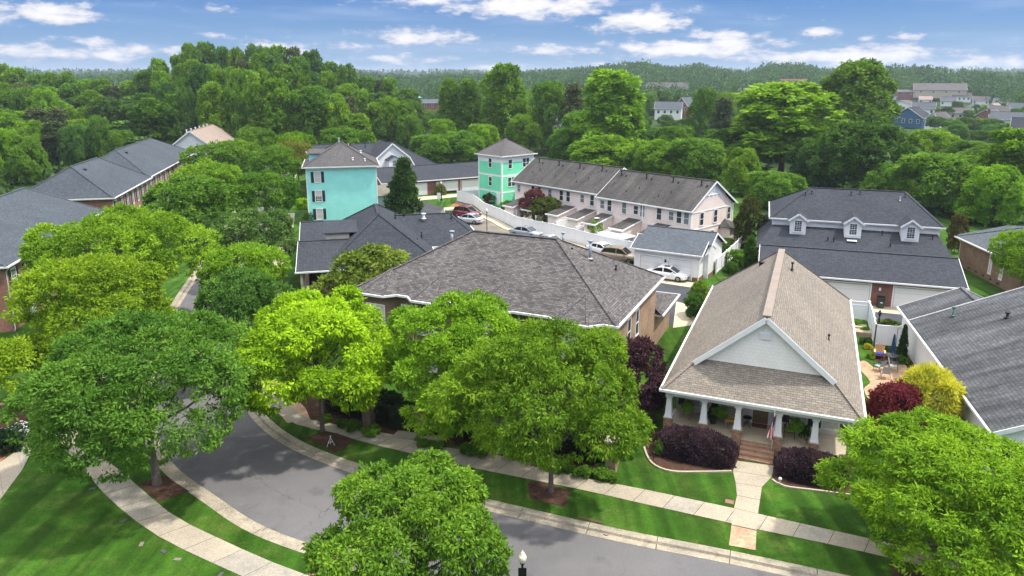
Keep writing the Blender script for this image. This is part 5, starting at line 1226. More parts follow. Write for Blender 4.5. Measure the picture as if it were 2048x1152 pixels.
def trunk_mesh(seed, C, h, r0, fork, lean=0, n=10):
    rr = random.Random(seed); b = MB(); top = h*.72
    pts = [(0, 0, -.15), (0, 0, .1)]; rad = [r0*1.5, r0*1.05]; k = 6
    for i in range(1, k+1): z = top*i/k; pts.append((rr.uniform(-1, 1)*r0*1.2*i/k, rr.uniform(-1, 1)*r0*1.2*i/k, z)); rad.append(r0*(1-.85*i/k))
    b.tube(pts, rad, 8)
    idx = list(range(len(C))); rr.shuffle(idx)
    for i in idx[:n]:
        c = Vector(C[i]); zf = max(fork, min(c.z*.6, top*.8)); base = Vector((0, 0, zf))
        mid = base.lerp(c, .5) + Vector((0, 0, -.06*(c-base).length)); b.tube([base, mid, base.lerp(c, .96)], [r0*.42, r0*.28, r0*.09], 6, caps=False)
    return b.mesh('trunk', mBark)
KINDS_ = {}
def kind(key, r, h, zb, prof, lobes, lr, clumps, per, L, Wd, seed=1, tr=.2, fork=None, nb=10, **k):
    me, C = crown('crown', seed, r, h, zb, prof, lobes, lr, clumps, per, L, Wd, **k)
    KINDS_[key] = (me, trunk_mesh(seed, C, h, tr, fork or zb*.8, n=nb) if tr else None, r, h)
kind('street_a', 6.8, 10, 4.1, 'cap', 44, .30, 66, 44, .25, .10, 11, .26, 1.6, 16, crad=.062, flat=.62)
kind('street_b', 5.2, 9, 2.4, 'cap', 34, .32, 58, 40, .24, .10, 12, .16, 1.8, 14, crad=.072, flat=.62)
kind('street_c', 6.0, 9.6, 3.8, 'cap', 38, .31, 62, 42, .27, .09, 13, .18, 1.8, 18, crad=.066, droop=.7, flat=.6)
kind('street_d', 4.4, 7.0, 2.0, 'ball', 34, .33, 66, 40, .21, .10, 14, .14, 1.4, 12, crad=.070, droop=.8, flat=.65)
kind('street_e', 5.2, 9.0, 3.3, 'cap', 40, .24, 50, 38, .27, .11, 19, .15, 1.8, 26, crad=.072, keep=.04, droop=.7, flat=.6)
kind('avenue_a', 5.0, 8.6, 3.7, 'cap', 34, .31, 44, 26, .34, .16, 21, .18, crad=.07, flat=.6)
kind('avenue_b', 5.0, 8.6, 3.7, 'cap', 30, .33, 44, 26, .34, .16, 22, .18, crad=.075, flat=.6)
kind('avenue_c', 5.0, 8.8, .7, 'ball', 38, .32, 44, 26, .36, .17, 23, .18, crad=.08, flat=.85)
kind('avenue_d', 5.0, 8.8, .5, 'dome', 44, .28, 40, 26, .36, .17, 24, .18, crad=.08, flat=.85)
kind('street_f', 6.0, 9.6, 2.0, 'cap', 46, .29, 62, 42, .27, .09, 17, .18, 1.6, 18, crad=.064, droop=.7, flat=.6)
kind('poplar_a', 5.5, 26, 3, 'ovoid', 64, .30, 22, 16, .75, .40, 31, .35, crad=.10, nb=6, flat=1.1, up=.2)
kind('poplar_b', 5.5, 26, 3, 'ovoid', 52, .34, 22, 16, .80, .42, 32, .35, crad=.11, nb=6, flat=1.1, up=.2)
kind('oak_a', 7.5, 18, 2.5, 'ball', 50, .27, 24, 16, .70, .38, 33, .35, crad=.075, nb=6, flat=.95, up=.3)
kind('oak_b', 7.5, 17, 2.5, 'dome', 46, .28, 24, 16, .70, .38, 34, .35, crad=.08, nb=6, flat=.9, up=.3)
kind('oak_c', 7.0, 19, 2.5, 'ovoid', 56, .26, 22, 16, .70, .38, 36, .35, crad=.08, nb=6, flat=1.1, up=.2)
kind('pine', 4.6, 24, 7, 'pine', 34, .34, 16, 12, 1.0, .30, 35, .3, crad=.15, mat=mNeedle, nb=12, flat=.5)
kind('small_a', 2.6, 5.2, .5, 'ball', 20, .36, 26, 16, .34, .17, 41, .08, crad=.10, nb=4)
kind('small_b', 2.6, 4.6, .4, 'dome', 18, .38, 26, 16, .32, .16, 42, .08, crad=.11, nb=4)
kind('conifer', 2.4, 8, .2, 'cone', 46, .30, 24, 14, .42, .2, 43, .12, crad=.10, nb=3, droop=.1)
kind('spire', .8, 4.6, .05, 'spire', 40, .42, 20, 12, .22, .10, 44, .05, crad=.16, nb=2, droop=-.6)
kind('bush_a', 1.0, 1.5, .02, 'ball', 14, .40, 26, 18, .16, .09, 45, 0, crad=.13)
kind('bush_b', 1.0, 1.4, .02, 'dome', 14, .42, 26, 18, .15, .09, 46, 0, crad=.13)
kind('feather', 2.0, 3.6, .1, 'ball', 26, .34, 30, 20, .42, .07, 47, .06, crad=.12, droop=.1, spread=.45, nb=8)
kind('weeping', 2.0, 3.0, .2, 'dome', 24, .36, 30, 22, .26, .08, 48, .06, crad=.12, droop=1.1, nb=8)
YEL=(.23,.37,.020); BRT=(.17,.32,.022); LIM=(.27,.46,.016); MID=(.115,.24,.024); DEP=(.070,.155,.022); BLU=(.085,.195,.038); OLV=(.17,.21,.03); PUR=(.075,.034,.050); GLD=(.50,.50,.06); PIN=(.062,.095,.032); BRN=(.095,.125,.042); FRS=(.15,.285,.018)
TN = {}
def tree(kd, base, r, h, colr, label, cat='tree', name='tree', group=None, rz=None, z=0):
    if kd[:3] in ('oak', 'pop') and h < 11.5: kd = ('avenue_c', 'avenue_d')[int(abs(base[0])*7) % 2]
    me, tm, r0, h0 = KINDS_[kd]; rr = random.Random(hash((round(base[0]*10), round(base[1]*10))) & 0xffff)
    e = bpy.data.objects.new(name, None); col.objects.link(e); e.location = (base[0], base[1], z); e.rotation_euler = (0, 0, rz if rz is not None else rr.uniform(0, 6.28)); e.scale = (r/r0, r/r0*rr.uniform(.95, 1.05), h/h0)
    tag(e, label=label, cat=cat, group=group)
    c = bpy.data.objects.new('crown', me); col.objects.link(c); c.parent = e
    j = rr.uniform(.88, 1.14); c.color = (colr[0]*j*rr.uniform(.97, 1.08), colr[1]*j, colr[2]*j, 1)
    if tm: t = bpy.data.objects.new('trunk', tm); col.objects.link(t); t.parent = e
    return e
def ptree(kd, px, ytop, bx, by, hw, colr, label, **k):
    b = G(bx, by); h = zat(px, ytop, b); r = hw/FPX*axdepth(b[0], b[1], h*.5)
    # centre of crown may sit off the trunk foot seen from the air: keep the crown over its own foot
    return tree(kd, b, r, h, colr, label, **k)
NEAR = [
 ('street_a', 294, 648, 314, 968, 232, (.115,.245,.030), 'broad mid green street tree by the left kerb, largest crown of all'),
 ('street_e', 630, 598, 645, 863, 166, LIM, 'bright lime green street tree with thin twiggy crown beside the white tripod stand'),
 ('street_c', 1120, 664, 1102, 983, 185, FRS, 'fresh green street tree whose slim trunk stands on mulch near the drain grate'),
 ('street_b', 925, 600, 925, 872, 168, (.155,.295,.016), 'feathery green tree between the villa front and its iron railing'),
 ('street_d', 838, 965, 836, 1262, 186, (.135,.28,.024), 'dense round street tree at the bottom of the photo beside the lamp post'),
 ('street_f', 1850, 862, 1862, 1152, 226, (.18,.345,.016), 'bright green street tree in the lower right corner in front of the cottage lawn'),
 ('street_b', 202, 514, 202, 800, 166, YEL, 'yellow green street tree in front of the nearest brick townhouse'),
 ('street_a', 252, 424, 258, 652, 158, (.20,.35,.02), 'yellow green spreading tree behind the nearest yellow one, at the avenue kerb'),
 ('avenue_a', 372, 357, 396, 492, 108, MID, 'wide dark green avenue tree with forked trunk showing over the grass strip'),
 ('avenue_b', 431, 325, 428, 450, 74, BRT, 'bright green avenue tree just beyond the wide forked one'),
 ('avenue_b', 440, 288, 440, 388, 66, MID, 'rounded avenue tree beside the farthest townhouse windows'),
 ('avenue_a', 492, 280, 480, 362, 44, BRT, 'light green avenue tree below the tan roofed white building'),
 ('avenue_b', 562, 292, 555, 395, 56, MID, 'dark rounded avenue tree left of the turquoise house eave'),
 ('avenue_a', 545, 345, 538, 478, 64, MID, 'dark avenue tree on the pavement side opposite the turquoise windows'),
 ('avenue_a', 530, 422, 520, 570, 84, (.13,.235,.055), 'greyish green avenue tree left of the dark bungalow roof'),
 ('avenue_b', 512, 488, 500, 655, 86, BRT, 'bright dome shaped avenue tree at the bungalow porch corner'),
 ('avenue_a', 502, 546, 500, 752, 98, (.11,.235,.04), 'low wide green avenue tree just behind the lime green tree'),
 ('avenue_b', 515, 255, 515, 352, 47, MID, 'round dark tree standing at the far end of the avenue below the wood'),
 ('avenue_a', 598, 266, 598, 368, 42, FRS, 'round fresh green tree left of the turquoise house roof tip'),
 ('avenue_b', 583, 283, 590, 388, 46, OLV, 'dull olive round tree left of the turquoise dormer'),
 ('avenue_a', 686, 256, 690, 345, 52, MID, 'round green tree right behind the turquoise roof peak'),
 ('conifer', 810, 320, 810, 436, 37, (.055,.125,.022), 'dense dark egg shaped evergreen beside the turquoise house'),
 ('small_b', 745, 497, 748, 628, 92, (.15,.21,.028), 'olive green crape myrtle between bungalow and villa roofs'),
 ('small_a', 1270, 686, 1272, 842, 62, PUR, 'dark purple plum tree at the right front corner of the villa'),
 ('avenue_b', 2045, 462, 2036, 606, 62, FRS, 'green tree at the right edge before the brick ranch house'),
 ('small_a', 1498, 398, 1498, 500, 31, (.06,.075,.018), 'magnolia tree with brownish leaves at the end of the pink townhouses'),
 ('small_b', 1092, 396, 1094, 450, 41, (.085,.12,.02), 'rounded magnolia bush tree bulging over the white fence'),
 ('small_b', 1141, 414, 1141, 450, 22, DEP, 'small dark shrub tree right of the rounded magnolia'),
 ('small_a', 1066, 381, 1066, 447, 29, (.14,.05,.055), 'dusty purple small tree before the pink wall'),
 ('small_a', 1190, 443, 1190, 480, 16, BRT, 'small round green tree in a townhouse yard behind the white fence'),
 ('spire', 1497, 472, 1497, 552, 14, (.045,.115,.012), 'tall narrow arborvitae behind the cottage roof'),
 ('conifer', 1802, 651, 1802, 722, 11, (.03,.075,.015), 'small dark conical evergreen against the white house wall'),
 ('feather', 1846, 744, 1848, 862, 62, GLD, 'golden yellow feathery cypress shrub between the cottage and the white house'),
 ('weeping', 1780, 768, 1782, 872, 58, (.16,.025,.035), 'dark red weeping maple beside the golden shrub'),
 ('small_a', 1905, 430, 1908, 505, 20, (.10,.09,.03), 'thin reddish green tree behind the three dormer house, right end'),
]
for kd, px, yt, bx, by, hw, c, l in NEAR:
    if kd[:3] == 'ave': hw *= .92
    nm = {'spire': 'conifer_tree', 'conifer': 'conifer_tree', 'feather': 'shrub', 'weeping': 'maple_tree'}.get(kd, 'street_tree' if kd[:3] in ('str', 'ave') else 'garden_tree')
    ptree(kd, px, yt, bx, by, hw, c, l, name=nm, cat='shrub' if kd == 'feather' else 'tree')
BUSH = [(1400,566,1400,602,21,FRS,'upper bright bush at the left side of the cottage roof'),(1393,592,1392,632,24,DEP,'big dark bush below it at the lawn edge'),(1420,590,1424,608,12,YEL,'yellow tipped bush touching the cottage eave'),
 (1473,502,1473,532,19,MID,'round bush left of the tall arborvitae'),(1462,526,1462,545,16,DEP,'low dark bush on the straw bed behind the cottage'),(1477,462,1477,480,16,BRT,'bright hedge lump behind the white garage fence'),(1455,476,1455,492,14,BRT,'bright low bush between garage and back fence'),(1445,484,1446,500,15,BRT,'bright low bush right behind the white garage'),
 (1432,458,1432,482,11,DEP,'dark shrub by the pink end wall'),(986,386,986,408,22,(.10,.075,.035),'rusty brown shrub on the fence beside the green house'),(974,388,972,402,15,(.11,.085,.03),'brown green shrub left of the rusty one'),(1017,403,1017,424,13,FRS,'bright green shrub right of the rusty brown one'),(881,370,881,390,11,(.13,.16,.03),'clipped yellow green ball by the lamp post at the garages'),
 (1777,641,1777,662,18,(.075,.10,.02),'back clipped round bush behind the fence panel'),(1779,653,1779,672,17,(.085,.12,.02),'front clipped round bush behind the fence panel'),(1714,640,1712,655,12,MID,'leafy plant in the planter by the lattice fence'),(1728,655,1728,668,11,FRS,'salad green plant in the second planter'),(1733,676,1733,688,10,DEP,'dark herb bush below the planters'),(1735,688,1735,697,8,(.45,.42,.02),'small yellow plant at the patio bed'),
 (1772,694,1772,708,11,DEP,'dark shrub under the fence panel'),(1800,698,1800,710,12,(.12,.19,.08),'pale hosta clump by the conical evergreen'),(1800,712,1800,726,12,MID,'low green shrub behind the patio table'),(1743,706,1742,716,9,BRT,'green tuft beside the adirondack chair'),(1760,702,1760,712,11,(.5,.32,.02),'orange yellow flower clump behind the adirondack chair'),
 (1691,612,1693,622,13,BRT,'light green bush behind the lattice fence'),(1635,486,1635,494,12,YEL,'yellow green treetop poking above the brick garage ridge'),(620,425,618,448,13,DEP,'dark clipped bush left of the turquoise wall'),(607,398,606,418,14,LIM,'lime bush left of the turquoise wall'),(603,380,602,395,12,DEP,'dark bush on the walk left of the turquoise house'),
 (1488,880,1488,888,8,MID,'small fern left of the porch steps'),(1533,888,1533,896,9,MID,'small fern right of the porch steps'),(1305,770,1310,812,20,(.055,.03,.03),'brownish purple bush at the porch left corner'),(1238,835,1245,905,30,(.08,.17,.025),'green bush at the villa corner beside the end pier'),(1320,880,1322,906,14,MID,'green bush at the left end of the purple hedge'),
 (10,862,8,905,32,(.02,.05,.02),'very dark bush at the foot of the brick pier'),(700,590,702,640,26,(.05,.02,.03),'dark purple bush in front of the villa left corner'),(648,590,650,622,24,(.055,.02,.035),'purple bush before the bungalow porch'),(1237,455,1237,470,20,(.09,.13,.03),'spiky shrub behind the storage shed fence')]
for i, (px, yt, bx, by, hw, c, l) in enumerate(BUSH): ptree('bush_a' if i % 2 else 'bush_b', px, yt, bx, by, hw, c, l, name='bush', cat='bush')
for i, (x, y) in enumerate(((684,852),(708,858),(742,868),(845,893),(872,897),(1030,912),(1047,918),(1075,925),(1108,936),(1136,943),(1168,950),(1205,955),(1222,960),(935,905),(960,908),(650,845))):
    tree('bush_a', G(x, y), .38+.12*(i % 3), .42+.1*(i % 2), MID, 'small green tuft in the mulch bed between iron railing and pavement', cat='plant', name='ground_plant', group='tufts along the villa railing')
b = G(34, 876)
me = crown('flower_mass', 77, 1.6, .45, .02, 'dome', 20, .3, 20, 14, .12, .11, crad=.15)[0]
f = bpy.data.objects.new('flower_bed', me); col.objects.link(f); f.location = (b[0], b[1], 0); f.rotation_euler = (0,0,R(60)); f.scale = (1.1,.55,1); f.color = (.06,.13,.05,1); tag(f, 'bed of low white flowers beside the left path', 'flower bed')
fl2 = crown('flowers', 78, 1.6, .52, .3, 'dome', 20, .3, 12, 6, .10, .10, crad=.15, mat=mW, up=1.5)[0]; q = obj('white_blossom', fl2, f)
# hanging ferns
for x, l in ((1.5,'hanging fern at the left end of the porch'), (3.55,'hanging fern between second and third columns'), (7.85,'hanging fern above the rocking chair')):
    e = tree('bush_a', CP(x, .95)[:2], .42, .62, (.13,.26,.02), l, cat='fern', name='hanging_fern', z=1.62); q = MB(); q.tube([(0,0,.9),(0,0,2.55)], .02, 5); o = q.build('chain', mBlk, e); 
for p, c in zip(POTS, ((.05,.12,.02),(.05,.1,.02))):
    tree('bush_b', p.location.xy, .34, .7, c, 'green plant growing in the '+('large cream pot' if p is POTS[0] else 'dark green pot')+' on the porch', cat='plant', name='potted_plant', z=.66+.42)
# clipped purple hedges before the porch
def hedge(x0, x1, y0, y1, h, label, seed, colr=PUR, per=12000):
    rg = np.random.default_rng(seed); n = per; a, c = (x1-x0)/2, (y1-y0)/2
    d = unit(rg.normal(0, 1, (n, 3))); d[:, 2] = np.abs(d[:, 2]); s = 1/np.power((np.abs(d)**3.2).sum(1), 1/3.2)
    lump = 1+.05*np.sin(d[:, 0]*9+seed)*np.cos(d[:, 1]*8)+.035*np.sin(d[:, 0]*23+d[:, 2]*17)
    P0 = d*(s*lump*rg.uniform(.86, 1.0, n))[:, None]*np.array([a, c, h])
    q = leaves(rg, P0, unit(d/np.array([a, c, h])), .13, .07, -.3, .6, .4)
    me = quads_mesh('hedge', q, rg.random(n)*.6+.2*np.sin(P0[:, 0]*3)+.2, mLeaf)
    o = bpy.data.objects.new('hedge', me); col.objects.link(o); p = CP((x0+x1)/2, (y0+y1)/2, 0); o.location = p; o.rotation_euler = (0, 0, R(-22.5)); o.color = (*colr, 1)
    tag(o, label, 'hedge')
    k = MB(); k.box(-a*.75, a*.75, -c*.7, c*.7, 0, h*.75); k.build('hedge_stems', plain('twig_dark', (.02,.012,.012), .95), o)
hedge(.1, 4.7, -2.5, -.1, 1.45, 'big clipped purple hedge left of the porch steps', 3, (.070,.042,.058), 22000)
hedge(6.95, 10.6, -2.3, .0, 1.3, 'clipped purple hedge right of the porch steps behind the flag', 5, (.068,.040,.055), 16000)

# ---------------------------------------------------------------- wood behind, tree by tree
def interp(x, P):
    for (a, ya), (b, yb) in zip(P, P[1:]):
        if a <= x <= b: return ya+(yb-ya)*(x-a)/(b-a)
    return P[0][1] if x < P[0][0] else P[-1][1]
SKY_L = [(-60,150),(0,150),(30,139),(70,148),(110,150),(150,160),(200,166),(250,170),(285,172),(305,135),(350,124),(400,103),(450,100),(500,112),(530,97),(590,97),(625,112),(660,135),(700,148),(735,165),(765,160),(800,170),(830,190)]
rr = random.Random(5); NT = 0
def fk(u, allow_pine=True):
    if u < .36: return 'poplar_a'
    if u < .68: return 'poplar_b'
    if u < .74: return 'oak_a'
    if u < .88: return 'oak_c'
    return 'oak_b' if not allow_pine or u < .93 else 'pine'
GW = 'trees of the tall wood behind the brick townhouses'
rows = [(264, 0, 31, 26, 31), (282, 24, 34, 27, 40), (300, 52, 36, 29, 43), (322, 86, 39, 32, 46), (345, 118, 42, 36, 50), (366, 150, 46, 42, 50)]
for ri, (yb, off, stp, hw, _) in enumerate(rows):
    x = -70 + ri*17
    while x < (820 if ri < 3 else (730 if ri == 3 else (300 if ri == 4 else 90))):
        xx = x+rr.uniform(-10, 10); yt = interp(xx, SKY_L)+off*.8+(rr.uniform(-14, 3) if ri == 0 else rr.uniform(-10, 12))
        u = rr.random(); kd = fk(u)
        c = rr.choice([BRT, MID, MID, FRS, BLU, FRS]) if kd != 'pine' else rr.choice([PIN, BRN])
        if 200 < xx < 330 and ri > 0: c = rr.choice([MID, DEP, DEP]); 
        lab = {'p': 'tall upright leafy tree in the wood behind the brick townhouses', 'o': 'broad crowned leafy tree in the wood behind the brick townhouses'}[kd[0]] if kd != 'pine' else 'brownish pine in the wood behind the brick townhouses'
        b = G(xx, yb); h = zat(xx, yt, b)
        tree(kd, b, (hw*rr.uniform(.8, 1.15))/FPX*axdepth(b[0], b[1], 12), h, c, lab, name='pine_tree' if kd == 'pine' else 'forest_tree', group=GW); NT += 1
        x += stp*rr.uniform(.85, 1.15)
BIG = [
 ('poplar_b',1215,143,1215,338,64,BRT,'tall bright poplar topping the wood behind the pink townhouses'),('poplar_a',1008,133,1008,300,44,FRS,'tall dark fresh poplar right of the red brick school gap'),('poplar_a',903,162,903,292,27,FRS,'slim poplar left of the pair beyond the garages'),('poplar_b',938,160,938,294,27,MID,'slim poplar right of the pair beyond the garages'),
 ('oak_c',1098,168,1098,305,40,MID,'grey green oak above the yellow gabled house'),('pine',1146,168,1146,310,30,BRN,'brownish pine left of the tall bright poplar'),('oak_a',1404,180,1404,300,32,MID,'rounded dark tree right of the grey roofed far houses'),('pine',1440,196,1440,310,30,PIN,'dull pine left of the big lime tree'),
 ('poplar_b',1560,168,1560,352,104,(.19,.35,.024),'huge lime green tree behind the three dormer house, left of the tallest'),('oak_c',1696,129,1696,330,82,(.10,.19,.02),'tallest spreading tree rising above the horizon at right'),('oak_a',1722,248,1722,392,88,DEP,'dark round oak behind the right end of the three dormer house'),('oak_b',1205,274,1205,350,74,FRS,'wide light green tree over the pink row roof ridge'),
 ('oak_b',1390,280,1390,366,64,MID,'round green tree behind the pink row end gable, left one'),('oak_a',1310,283,1310,362,52,FRS,'round fresh tree behind the middle of the pink row'),('oak_b',1550,347,1550,415,62,MID,'low green tree left of the three dormer roof'),('oak_b',1882,312,1882,425,98,MID,'wide mid green tree right of the three dormer roof'),('poplar_a',2012,262,2012,438,64,FRS,'upright bright tree at the right edge behind the brick ranch house'),
 ('oak_a',820,232,820,302,30,MID,'round dark tree above the dark roofed manor'),('oak_a',886,241,886,312,31,FRS,'light topped round tree above the garage row'),('oak_b',1046,232,1046,308,38,FRS,'bright round tree right of the green house roof'),('oak_b',976,222,976,288,38,YEL,'yellow green flat topped tree behind the green house'),('oak_a',968,251,968,318,33,BRT,'round light green tree just behind the green house'),
 ('oak_a',1131,261,1131,335,41,MID,'round dark green tree right of the yellow gabled house'),('oak_b',925,264,925,325,42,MID,'low green tree left behind the green house roof'),('oak_b',866,272,866,328,46,MID,'low wide tree above the manor roof'),('poplar_b',1480,300,1480,390,40,BRT,'bright tree right behind the pink end gable'),('oak_c',1640,280,1640,372,60,DEP,'dark tree filling the gap between the lime tree and the dark oak'),
 ('oak_b',1985,335,1985,450,60,BRT,'bright low tree left of the right edge tree'),('oak_a',1790,330,1790,410,60,MID,'green tree between the dark oak and the wide mid green tree'),('oak_b',1255,240,1255,325,60,DEP,'dark tree under the tall bright poplar'),('oak_b',1160,225,1160,318,50,MID,'green tree left below the tall bright poplar'),('oak_a',1345,255,1345,335,45,MID,'green tree below the grey roofed far houses'),('oak_b',1440,262,1440,345,48,DEP,'dark tree below the dull pine'),
 ('oak_b',1855,262,1855,345,60,FRS,'light green tree right of the blue gabled house'),('oak_b',1930,285,1930,362,55,MID,'round tree below the far brick gable'),('oak_a',760,232,760,300,34,MID,'round tree above the white manor gable'),('oak_b',725,238,725,300,34,FRS,'fresh tree left above the manor roof')]
for o in col.objects:
    if str(o.get('label', '')).startswith('bright green street tree in the lower right'): o.rotation_euler = (0, R(9), 0)
for kd, px, yt, bx, by, hw, c, l in BIG: ptree(kd, px, yt, bx, by, hw, c, l, name='pine_tree' if kd == 'pine' else 'forest_tree')
# far houses: (name key, centre px, foot py, width px, wall m, roof m, heading, wall, roof, label)
FAR = [(1335,240,52,5.5,3.5,-50,wWhite,sSlate,'far white house with grey roofs between the treetops'),(1362,238,26,6.5,4.5,-50,mBrickRed,sSlate,'far house with a red brick gable beside the white one'),(1334,189,82,4,7,-60,wTan,sMid,'pale far commercial building with wide grey roof'),(858,222,56,5,2.2,-78,mBrickRed,sSlate,'long low red brick school building beyond the wood'),
 (1588,180,48,9,1,-80,mBrickRed,sRed,'far red brick block behind the lime tree'),(1800,226,52,4.5,3,-60,wWhite,sMid,'far brown roofed houses behind the blue gable'),(1812,256,62,4.5,4.2,-50,wNavyS,sDark,'far house with a blue gable and dark roof'),(1912,240,54,3.5,2.6,-70,wTan,sMid,'far house with tan hipped roof'),(1968,250,38,4,3,-60,mBrickRed,sSlate,'far house with brick gable at the right'),(2012,262,60,4.5,3,-75,wWhite,sSlate,'far pale grey roofed house at the right edge'),(2046,290,48,5,3.5,-60,wWhite,sDark,'far white house with dark blue roof at the right edge'),
 (1923,200,32,6,3,-75,wWhite,sMid,'far white two storey house'),(1880,182,92,3,5,-70,wTan,sMid,'far hall with big tan roof'),(1785,196,24,4,2,-75,wWhite,sMid,'far small white house'),(922,284,30,4.5,3.5,-45,wYel,sRed,'house with a red roof peeping between round trees'),(1002,292,22,6.5,3,-30,siding('siding_blue',(.3,.36,.42),.2),sSlate,'slim blue grey house behind the green house'),(1092,300,30,6,4.5,-40,wYel,sSlate,'pale yellow gabled house among the trees'),(1170,308,30,3.2,3,-50,wTan,sMid,'grey roof corner among the trees above the pink row'),
 (1845,232,40,4,3.4,-60,wWhite,sSlate,'far white walled house right of the brown roofs'),(1940,232,30,3.6,3,-70,wWhite,sSlate,'far low grey roofed house left of the brick gable'),(1862,262,30,4,3.6,-50,wWhite,sMid,'far house with white front right of the blue gable'),(1995,240,34,4,3,-70,wWhite,sMid,'far pale house behind the grey roofed one at the edge'),(1700,190,50,4,2.4,-70,wTan,sMid,'far tan building left of the left utility pole'),(1740,188,70,5,.8,-80,wWhite,sPale,'long white flat roofed shop building on the far slope'),(1830,190,60,5,1.5,-80,mBrickRed,sMid,'far brick commercial building near the right pole'),(1500,190,44,4,3,-60,wTan,sPale,'far tan roofed building between two woods'),(1420,186,30,4,2.5,-70,wWhite,sPale,'far small pale building left of the red brick block'),(1610,186,40,5,1.5,-70,wTan,sRed,'far pinkish building right of the red brick block'),
 (1765,214,24,4,3,-60,wWhite,sMid,'far white house left of the brown roofs'),(1895,214,26,4,3,-60,wWhite,sSlate,'far white house below the big tan hall'),(1850,210,22,4,2.6,-70,wWhite,sPale,'far small house with pale roof below the pole'),(1960,212,28,4,3,-60,wWhite,sMid,'far white house right of the two storey one'),(2000,218,26,4,3,-50,wTan,sSlate,'far tan house with grey roof near the right edge'),(2030,232,30,4,3.2,-60,wWhite,sSlate,'far white house with grey roof close to the right edge'),(1980,232,24,4,3,-70,wWhite,sPale,'far pale roofed house above the brick gable')]
KEEP = []
for px, fy, wp, wh, rh, az, wm, rm, lb in FAR:
    b = G(px, fy); hz_ = 0
    if fy < 206: D_ = 660; k_ = D_/math.hypot(*b); b = (b[0]*k_, b[1]*k_); hz_ = 22-(fy-150)*D_/1490
    dp = axdepth(b[0], b[1], hz_); w = wp/FPX*dp; d = max(8, w*.55)
    view = math.degrees(math.atan2(b[0], b[1])); r = house('far_house', b, view+(az+60)*.5+ (25 if 'gable' in lb else 0), z=hz_, label=lb, cat='house')
    k = MB()
    wall_box(k, -w/2, w/2, 0, d, -3 if hz_ else 0, wh)
    alongx = 'gable' not in lb
    if alongx: gable_roof(r, -w/2-.4, w/2+.4, -.4, d+.4, wh, wh+rh, rm, 'x'); [k.face([(x,0,wh),(x,d,wh),(x,d/2,wh+rh-.1)]) for x in (-w/2, w/2)]
    else: gable_roof(r, -w/2-.4, w/2+.4, -.4, d+.4, wh, wh+rh, rm, 'y'); [k.face([(-w/2,y,wh),(w/2,y,wh),(0,y,wh+rh-.1)]) for y in (0, d)]
    k.build('wall', wm, r)
    for i in range(2 if w < 12 else 4): window(r, -w*.36+i*w*.72/(1 if w < 12 else 3), 0, max(.9, wh-2.2), 1.1, 1.4, 0)
    if 'school' in lb:
        c = MB(); c.box(-8,-5,1,4,wh,wh+3.2); c.build('cupola', mBrickRed, r); c = MB(); c.lathe([(2.6,wh+3.2),(0.05,wh+5)],4,(-6.5,2.5)); c.build('cupola_roof', plain('copper_green',(.10,.34,.28),.6), r)
    if 'right edge' in lb and 'pale' in lb: c = MB(); c.box(-w/2-.9,-w/2,d*.3,d*.3+1.4,0,wh+rh+1.2); c.build('chimney', mBrickRed, r)
    KEEP.append((px, fy, wp, dp, wh+rh+hz_))
def blocked(x, y, r, h):
    dp = axdepth(x, y, h*.6); px = 1024+x/dp*FPX; hw = r/dp*FPX; yt = 150-(h-22)*1490/math.hypot(x, y); yb = 150+22*1490/math.hypot(x, y)
    for kx, ky, kw, kd, kh in KEEP:
        if dp < kd+4 and abs(px-kx) < hw+kw*.5 and yt < ky-(ky-150)*kh/22*.35: return True
        if abs(dp-kd) < 14 and abs(px-kx) < kw*.5+hw*.8: return True
    return False
GM = 'trees among the distant houses'
rr = random.Random(9); cnt = 0
for _ in range(4000):
    if cnt >= 150: break
    Y = rr.uniform(235, 440); a = rr.uniform(-.12, .76); x = Y*a; h = rr.uniform(9, 15); r = rr.uniform(4.2, 7)
    if Y < 262 and a < .35: continue
    if a < .2 and Y < 300 and rr.random() < .6: continue
    if blocked(x, Y, r, h):
        h = rr.uniform(4.5, 8.5); r = rr.uniform(3, 4.5)
        if blocked(x, Y, r, h): continue
    if any((x-p[0])**2+(Y-p[1])**2 < 70 for p in TN.setdefault('m', [])): continue
    TN['m'].append((x, Y)); cnt += 1
    kd = rr.choice(['oak_a','oak_b','oak_c','oak_b']); tree(kd, (x, Y), r, h, rr.choice([MID,MID,BLU,FRS,DEP]), 'round leafy tree in the canopy between the distant rooftops', name='forest_tree', group=GM)
for i in range(26):      # low trees closing the gardens between the far houses
    px = (1868+i*8.5) if i < 21 else (812+(i-21)*16); yb = rr.uniform(258, 300) if i < 21 else rr.uniform(236, 262)
    b = G(px, yb); tree('avenue_'+rr.choice('abc'), b, rr.uniform(3.2, 4.6), rr.uniform(4.5, 6.5), rr.choice([MID, FRS, BLU, DEP]), 'low round tree in the gardens before the distant houses', name='forest_tree', group='low garden trees before the distant houses')
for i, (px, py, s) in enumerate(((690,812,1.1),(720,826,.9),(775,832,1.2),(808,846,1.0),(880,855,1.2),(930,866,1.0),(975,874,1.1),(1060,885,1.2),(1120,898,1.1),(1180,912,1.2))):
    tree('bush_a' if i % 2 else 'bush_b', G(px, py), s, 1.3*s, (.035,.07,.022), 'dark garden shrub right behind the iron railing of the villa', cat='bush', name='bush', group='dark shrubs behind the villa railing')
for i in range(14):
    b = G(1772+i*20+rr.uniform(-6, 6), rr.uniform(222, 250)); tree('avenue_'+rr.choice('cd'), b, rr.uniform(3, 4.4), rr.uniform(4.5, 7), rr.choice([MID, FRS, BLU, DEP]), 'low round tree in the gardens before the distant houses', name='forest_tree', group='low garden trees before the distant houses')
